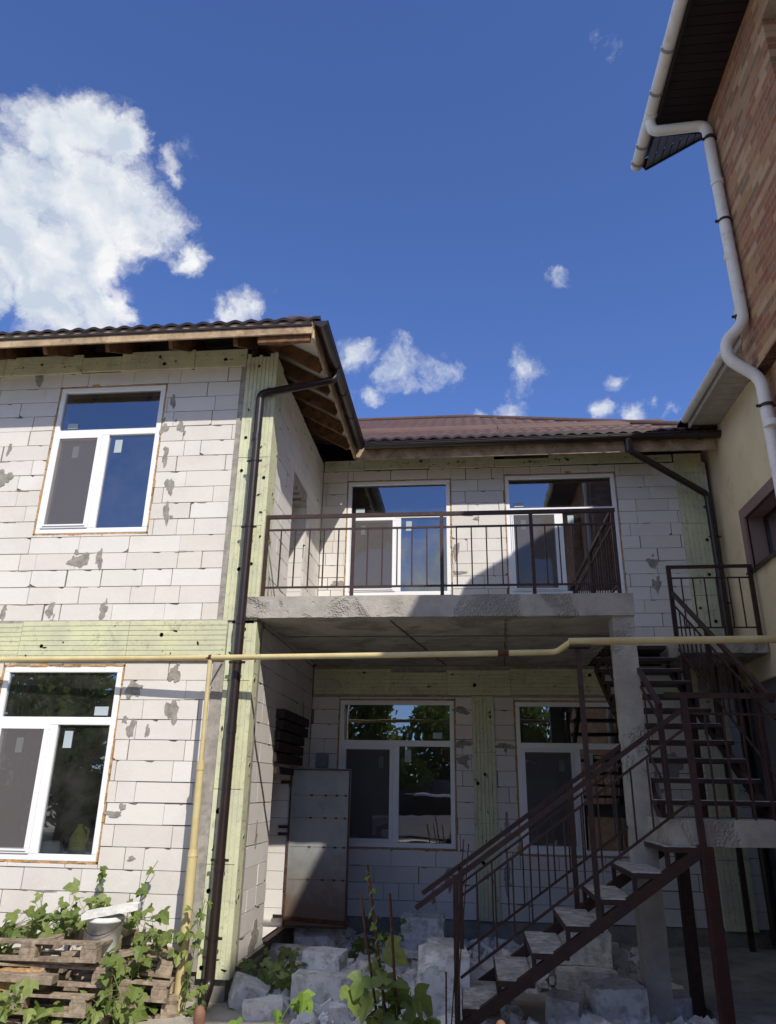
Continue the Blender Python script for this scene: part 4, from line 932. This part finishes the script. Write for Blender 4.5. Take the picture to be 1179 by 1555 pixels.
hop((-2.5,7.3,-.25),[[(0,0,.2),(.05,-.03,.6),(.1,-.02,.95)],[(.02,-.08,.15),(.06,-.08,.45)],[(.1,-.05,0),(.15,-.05,.3)]],'sparse hop runner on the yellow post and brown downpipe',seed=8,per=.085,size=(.06,.095),spread=.05)
hop((-1.75,7.9,-.25),[[(0,0,0),(-.15,-.1,.25),(-.3,-.2,.35)],[(.1,0,0),(.1,-.2,.3),(0,-.35,.4)],[(-.1,.2,0),(-.1,.3,.3),(0,.5,.35)],[(0,-.2,0),(.2,-.3,.22)]],'shaded hop clump among the blocks beside the wing plinth',seed=9,per=.03,size=(.07,.12))
hop((-1.35,9.6,-.25),[[(0,0,0),(.1,-.1,.3),(.3,0,.35)],[(.1,0,0),(.3,.2,.28)],[(.4,.2,0),(.5,.1,.3)]],'dark hop clump in the shade right of the open steel door',seed=10,per=.03,size=(.06,.1))
hop((-.6,5.5,-.3),[[(.10,0,.2),(.02,.0,.6),(-.0,0,.92)],[(.1,0,.3),(.17,.05,.6),(.2,0,.74)],[(.05,0,.3),(-.04,-.05,.6),(-.1,0,.82)],[(.1,0,.4),(.05,.05,.65),(.04,0,.85)],[(.1,0,.3),(.13,-.05,.5),(.1,0,.7)]],'big-leaved hop plant round the foot of the three rods',seed=12,per=.095,size=(.11,.19),spread=.055)
# twining shoot on the tallest rod
t=thing('hop_shoot',(-.5,5.5,.5),'thin pale hop shoot wound round the tallest rod','plant','hop vines growing round the yard')
mb=MB();p0=Vector((-.46,5.5,-.3));p1=Vector((-.70,5.5,1.17));pts=[]
for i in range(90):
    u=.58+.38*i/89;c=p0.lerp(p1,u);a=i*.42;pts.append(c+Vector((math.cos(a)*.013,math.sin(a)*.013,0)))
mb.tube(pts,.0045,6);mb.tube([pts[-1],pts[-1]+Vector((-.03,-.01,.03))],.003,5);mb.build('stem',M['stem'],t)
mb=MB();rnd=random.Random(4)
for i in range(8,90,11): leaf(mb,pts[i],rnd.uniform(.025,.05),rnd)
mb.build('foliage',M['leaf_light'],t)
hop((-1.22,5.0,-.3),[[(0,0,.2),(.0,0,.5),(.14,0,.76),(.24,0,.84)],[(.05,0,.2),(.15,-.05,.55),(.28,-.02,.68)],[(-.05,0,.1),(-.12,0,.5),(-.18,0,.62)],[(.2,0,.1),(.35,0,.5),(.42,0,.58)]],'sunlit yellow-green hop tuft at bottom centre in front of the blocks',seed=14,per=.075,size=(.07,.115),mt='leaf_light',spread=.04)
hop((.05,5.9,-.35),[[(0,0,0),(-.05,0,.3),(.05,0,.38)],[(-.2,0,0),(-.25,0,.33)]],'low hop sprig in the shade left of the stair newel foot',seed=15,per=.06,size=(.07,.12),spread=.05)
# ------------------------------------------------ rounded stake tips close to the camera
for (x,lb) in ((-.97,'rusty round-tipped stake at the bottom edge by the brown downpipe'),(.09,'rusty round-tipped stake at the bottom edge under the stair')):
    mb=MB();n=14;prof=[(.014,-.3),(.014,.84),(.019,.86),(.022,.88),(.02,.90),(.012,.915),(.0,.92)]
    mb.mesh([(x+r*math.cos(6.2832*k/n),3+r*math.sin(6.2832*k/n),z) for r,z in prof for k in range(n)],[(i*n+k,i*n+(k+1)%n,(i+1)*n+(k+1)%n,(i+1)*n+k) for i in range(len(prof)-1) for k in range(n)],0,None,True)
    tag(mb.build('stake',simple('orange_rust',(.2,.10,.065),.8,var=.3,scale=20)),lb,'stake','stakes near the camera')
# ------------------------------------------------ what stands behind the camera (seen in the glass)
def tree(name,loc,h,r,seed,lb):
    rnd=random.Random(seed);t=thing(name,loc,lb,'tree','trees mirrored in the window glass');L=Vector(loc)
    mb=MB();mb.tube([L,L+Vector((.1,0,h*.3)),L+Vector((0,.1,h*.65))],.2,9,rs=[.24,.18,.08])
    for _ in range(7):
        a=rnd.uniform(0,6.28);z=h*rnd.uniform(.25,.5);mb.tube([L+Vector((.05,.05,z)),L+Vector((math.cos(a)*r*.6,math.sin(a)*r*.6,z+h*.2))],.06,6,rs=[.08,.03])
    mb.build('trunk',M['bark'],t);mb=MB()
    cl=[(Vector((rnd.gauss(0,r*.45),rnd.gauss(0,r*.45),h*rnd.uniform(.12,.95))),rnd.uniform(.5,1.)*r*.42) for _ in range(40)]
    for c,cr in cl:
        tt=rnd.uniform(0,.6)
        for _ in range(230):
            d=Vector((rnd.gauss(0,1),rnd.gauss(0,1),rnd.gauss(0,1))).normalized()*cr*rnd.uniform(.5,1.05);p=L+c+d
            if p.z<.2: continue
            u=Vector((rnd.gauss(0,1),rnd.gauss(0,1),rnd.gauss(0,1))).normalized();v=u.orthogonal().normalized();s=rnd.uniform(.09,.19);k=min(1,max(0,tt+rnd.uniform(-.2,.4)))
            mb.face([p-u*s,p-v*s*.6,p+u*s,p+v*s*.6],0,(k,k,k))
    mb.build('crown',M['tree_leaf'],t)
for i,(x,y,h,r,lb) in enumerate(((-13,-9,8,3.2,'dense tree mirrored in the lower left window'),(-17,-13,9,3.6,'tall dark tree mirrored at the left edge of the lower left window'),(-8.5,-12,8,3.,'broad tree mirrored in the right part of the lower left window'),(-4.2,-15,8.5,2.8,'dark tree mirrored in the left half of the lower back window'),(-1.2,-17,6.3,2.2,'lighter low tree mirrored in the middle of the lower back window'),(4.0,-19,7,2.8,'green tree mirrored in the lower right window behind the stairs'),(-12,-20,11,4,'tallest far tree mirrored in the lower left window'))): tree('tree',(x,y,-.2),h,r,i+50,lb)
def car(loc,rot,c,lb):
    t=thing('parked_car',loc,lb,'car');t.rotation_euler=(0,0,rot);ORG[t.name]=Vector()
    sec=[(-2.2,.35,.75,.78),(-2.15,.3,.9,.84),(-1.9,.25,1.0,.86),(-1.45,.25,1.02,.87),(1.1,.25,1.0,.87),(1.9,.25,.88,.85),(2.15,.3,.75,.78),(2.2,.38,.62,.7)]
    def loft(mb,sec,mi):
        rings=[[(x,-w,z0),(x,-w*1.0,z0+(z1-z0)*.6),(x,-w*.93,z1),(x,w*.93,z1),(x,w,z0+(z1-z0)*.6),(x,w,z0)] for x,z0,z1,w in sec]
        vs=[p for r in rings for p in r];n=6
        mb.mesh(vs,[(i*n+k,i*n+(k+1)%n,(i+1)*n+(k+1)%n,(i+1)*n+k) for i in range(len(sec)-1) for k in range(n)]+[tuple(range(n))[::-1],tuple((len(sec)-1)*n+k for k in range(n))],mi,None,False)
    mb=MB();loft(mb,sec,0);mb.mesh([(-2.0,-.8,1.0),(-2.0,.8,1.0),(-1.6,.66,1.62),(-1.6,-.66,1.62),(.2,.66,1.64),(.2,-.66,1.64),(1.1,.78,1.0),(1.1,-.78,1.0)],[(2,4,5,3)],0)
    mb.mesh([(-1.6,-.68,1.60),(-1.6,.68,1.60),(.25,.68,1.62),(.25,-.68,1.62),(-1.6,-.64,1.67),(-1.6,.64,1.67),(.2,.64,1.69),(.2,-.64,1.69)],[(0,1,2,3),(4,5,6,7),(0,4,7,3),(1,5,6,2),(0,1,5,4),(3,2,6,7)],0)
    mb.build('body',c,t,.04)
    mb=MB();mb.mesh([(-1.98,-.79,1.0),(-1.98,.79,1.0),(1.08,.77,1.0),(1.08,-.77,1.0),(-1.6,-.65,1.6),(-1.6,.65,1.6),(.2,.65,1.62),(.2,-.65,1.62)],[(0,1,5,4),(1,2,6,5),(2,3,7,6),(3,0,4,7)]);mb.build('window',simple('car_glass',(.01,.012,.014),.25,spec=.25,bs=0),t)
    for x in (-1.35,1.35):
        for y in (-.8,.8):
            mb=MB();mb.tube([(x,y-.1,.34),(x,y+.1,.34)],.34,20);w=mb.build('wheel',M['tarp'],t)
            mb=MB();mb.tube([(x,y-.105,.34),(x,y+.105,.34)],.2,14);mb.build('rim',M['pvc'],w)
    for y in (-.6,.6):
        mb=MB();mb.box((2.12,y-.15,.62),(2.2,y+.15,.74));mb.build('headlight',M['pvc'],t)
car((-2.0,-8.0,-.2),R(160),simple('silver_car_paint',(.5,.5,.51),.25,.3,var=.02,bs=0,spec=.7),'pale silver estate car mirrored in the lower back window')
car((-3.6,-11.3,-.2),R(172),simple('dark_car_paint',(.02,.022,.028),.2,.1,var=.02,bs=0,spec=.7),'dark car mirrored behind the silver one in the lower back window')
mb=MB()
for i in range(60): mb.box((-16+.4*i,-14.2,-.2),(-16+.4*i+.38,-14.15,2.1+.02*(i%3)))
tag(mb.build('fence',simple('grey_fence_sheet',(.12,.13,.12),.6)),'grey sheet fence mirrored behind the cars in the lower back window','fence')
# ================================================================== LIGHT
SD=Vector((.545,-1.0,1.08)).normalized()
el=math.asin(SD.z);az=math.atan2(SD.x,SD.y)
sd=bpy.data.lights.new('sun','SUN');sd.energy=2.5;sd.angle=R(.55);sd.color=(1,.95,.87);so=bpy.data.objects.new('sun',sd);COL.objects.link(so)
so.rotation_euler=SD.to_track_quat('Z','Y').to_euler()
w=bpy.data.worlds.new('World');scn.world=w;w.use_nodes=True;nt=w.node_tree;nt.nodes.clear();k=N(nt)
sky=k.n('ShaderNodeTexSky',sky_type='NISHITA');sky.sun_disc=False;sky.sun_elevation=el;sky.sun_rotation=az;sky.air_density=1.0;sky.dust_density=.1;sky.ozone_density=2.2;sky.altitude=200
tc=k.n('ShaderNodeTexCoord').outputs['Generated']
d0=k.n('ShaderNodeVectorMath',operation='NORMALIZE',ins={0:tc}).outputs[0]
def vnoise(scale,detail,rough,vec): 
    x=k.n('ShaderNodeTexNoise',ins={'Scale':scale,'Detail':detail,'Roughness':rough});nt.links.new(vec,x.inputs['Vector']);return x
wn=vnoise(6.5,8,.62,d0)
wv=k.n('ShaderNodeVectorMath',operation='SUBTRACT',ins={0:wn.outputs['Color'],1:(.5,.5,.5)}).outputs[0]
wv=k.n('ShaderNodeVectorMath',operation='SCALE',ins={0:wv,'Scale':.14}).outputs[0]
dd=k.n('ShaderNodeVectorMath',operation='ADD',ins={0:d0,1:wv}).outputs[0]
BLOB=[(95,195,80,1),(150,190,80,1),(195,215,62,1),(60,290,110,1),(150,300,125,1),(20,380,120,1),(120,400,130,1),(215,330,85,1),(60,470,115,1),(150,475,80,1),(255,335,52,.9),(280,390,42,.8),(-40,330,120,1),(-60,450,100,1),(-150,400,160,1),
 (30,175,45,.55),(275,262,34,.6),(300,225,30,.4),(360,475,46,.8),(330,488,34,.7),(415,428,24,.42),
 (552,540,46,.72),(605,552,50,.75),(660,560,46,.7),(575,585,30,.55),(630,540,30,.6),(800,572,40,.6),(770,588,32,.5),(832,600,20,.5),(775,628,44,.75),(735,642,34,.6),
 (920,632,36,.7),(985,636,40,.75),(1028,634,20,.5),(856,430,28,.5),(838,422,22,.42),(935,575,26,.42),(920,60,18,.2),(540,600,30,.28)]
acc=None
def blob(c,r,wt):
    global acc
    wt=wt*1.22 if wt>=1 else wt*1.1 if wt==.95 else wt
    ds=k.n('ShaderNodeVectorMath',operation='DISTANCE',ins={0:dd,1:tuple(c)}).outputs['Value']
    v=k.math('MULTIPLY_ADD',ds,-wt/r,wt)
    acc=v if acc is None else k.math('MAXIMUM',acc,v)
for (x,y,r,wt) in BLOB: blob(sky_dir(x-6,y),(sky_dir(x+r,y)-sky_dir(x,y)).length*.93,wt if wt>.79 else wt*.86)
rr=random.Random(3)
for c,r in (((-.02,-1,.24),.12),((.10,-1,.20),.09),((-.16,-1,.2),.09),((.5,-1,.3),.14),((.62,-1,.24),.1),((-1,-.6,.4),.2),((-.8,-.8,.3),.14),((-1,.2,.35),.2),((1,.2,.3),.2),((1,-.4,.5),.2),((0,-.42,.95),.36),((-.95,-.25,.7),.42),((.95,-.35,.75),.36),((-.5,.0,1.),.3),((.5,-.05,1),.3),((-1,-.9,.75),.3),((.9,-.9,.8),.3),((0,-.1,1),.33),((-.9,.3,.9),.3),((-.5,-.6,1.),.35),((.5,-.6,1.),.35)): blob(Vector(c).normalized(),r,.95)  # unseen high clouds added to brighten the shade; some low ones mirror in glass
n1=vnoise(17,12,.63,dd).outputs['Fac']
off=k.n('ShaderNodeVectorMath',operation='ADD',ins={0:dd,1:(.016,-.010,.020)}).outputs[0]
n1b=vnoise(17,5,.55,off).outputs['Fac'];n1c=vnoise(17,5,.55,dd).outputs['Fac']
n2=vnoise(6,5,.5,d0).outputs['Fac']
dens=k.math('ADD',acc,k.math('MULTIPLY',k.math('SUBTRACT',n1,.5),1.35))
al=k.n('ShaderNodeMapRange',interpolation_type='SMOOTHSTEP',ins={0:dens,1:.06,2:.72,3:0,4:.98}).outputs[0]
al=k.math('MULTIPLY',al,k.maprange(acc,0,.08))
billow_shade=k.math('MULTIPLY',k.math('SUBTRACT',n1b,n1c),2.6)  # sunlit and shaded sides of the billows, painted into the cloud colour
core=k.math('ADD',k.maprange(k.math('ADD',k.math('MULTIPLY',dens,.45),k.math('MULTIPLY',n2,1.0)),.5,1.1),billow_shade)
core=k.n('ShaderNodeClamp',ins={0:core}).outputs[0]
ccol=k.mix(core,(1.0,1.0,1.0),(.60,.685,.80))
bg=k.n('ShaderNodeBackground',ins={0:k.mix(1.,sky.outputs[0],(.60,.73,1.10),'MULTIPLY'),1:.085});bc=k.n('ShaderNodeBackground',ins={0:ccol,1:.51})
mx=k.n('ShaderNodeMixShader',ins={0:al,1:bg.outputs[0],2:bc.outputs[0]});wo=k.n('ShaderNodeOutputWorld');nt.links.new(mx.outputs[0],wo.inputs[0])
scn.view_settings.view_transform='Standard';scn.view_settings.look='None';scn.view_settings.exposure=.92;scn.view_settings.gamma=1
scn.cycles.max_bounces=7;scn.cycles.transparent_max_bounces=12;scn.cycles.use_denoising=True;scn.cycles.sample_clamp_indirect=6
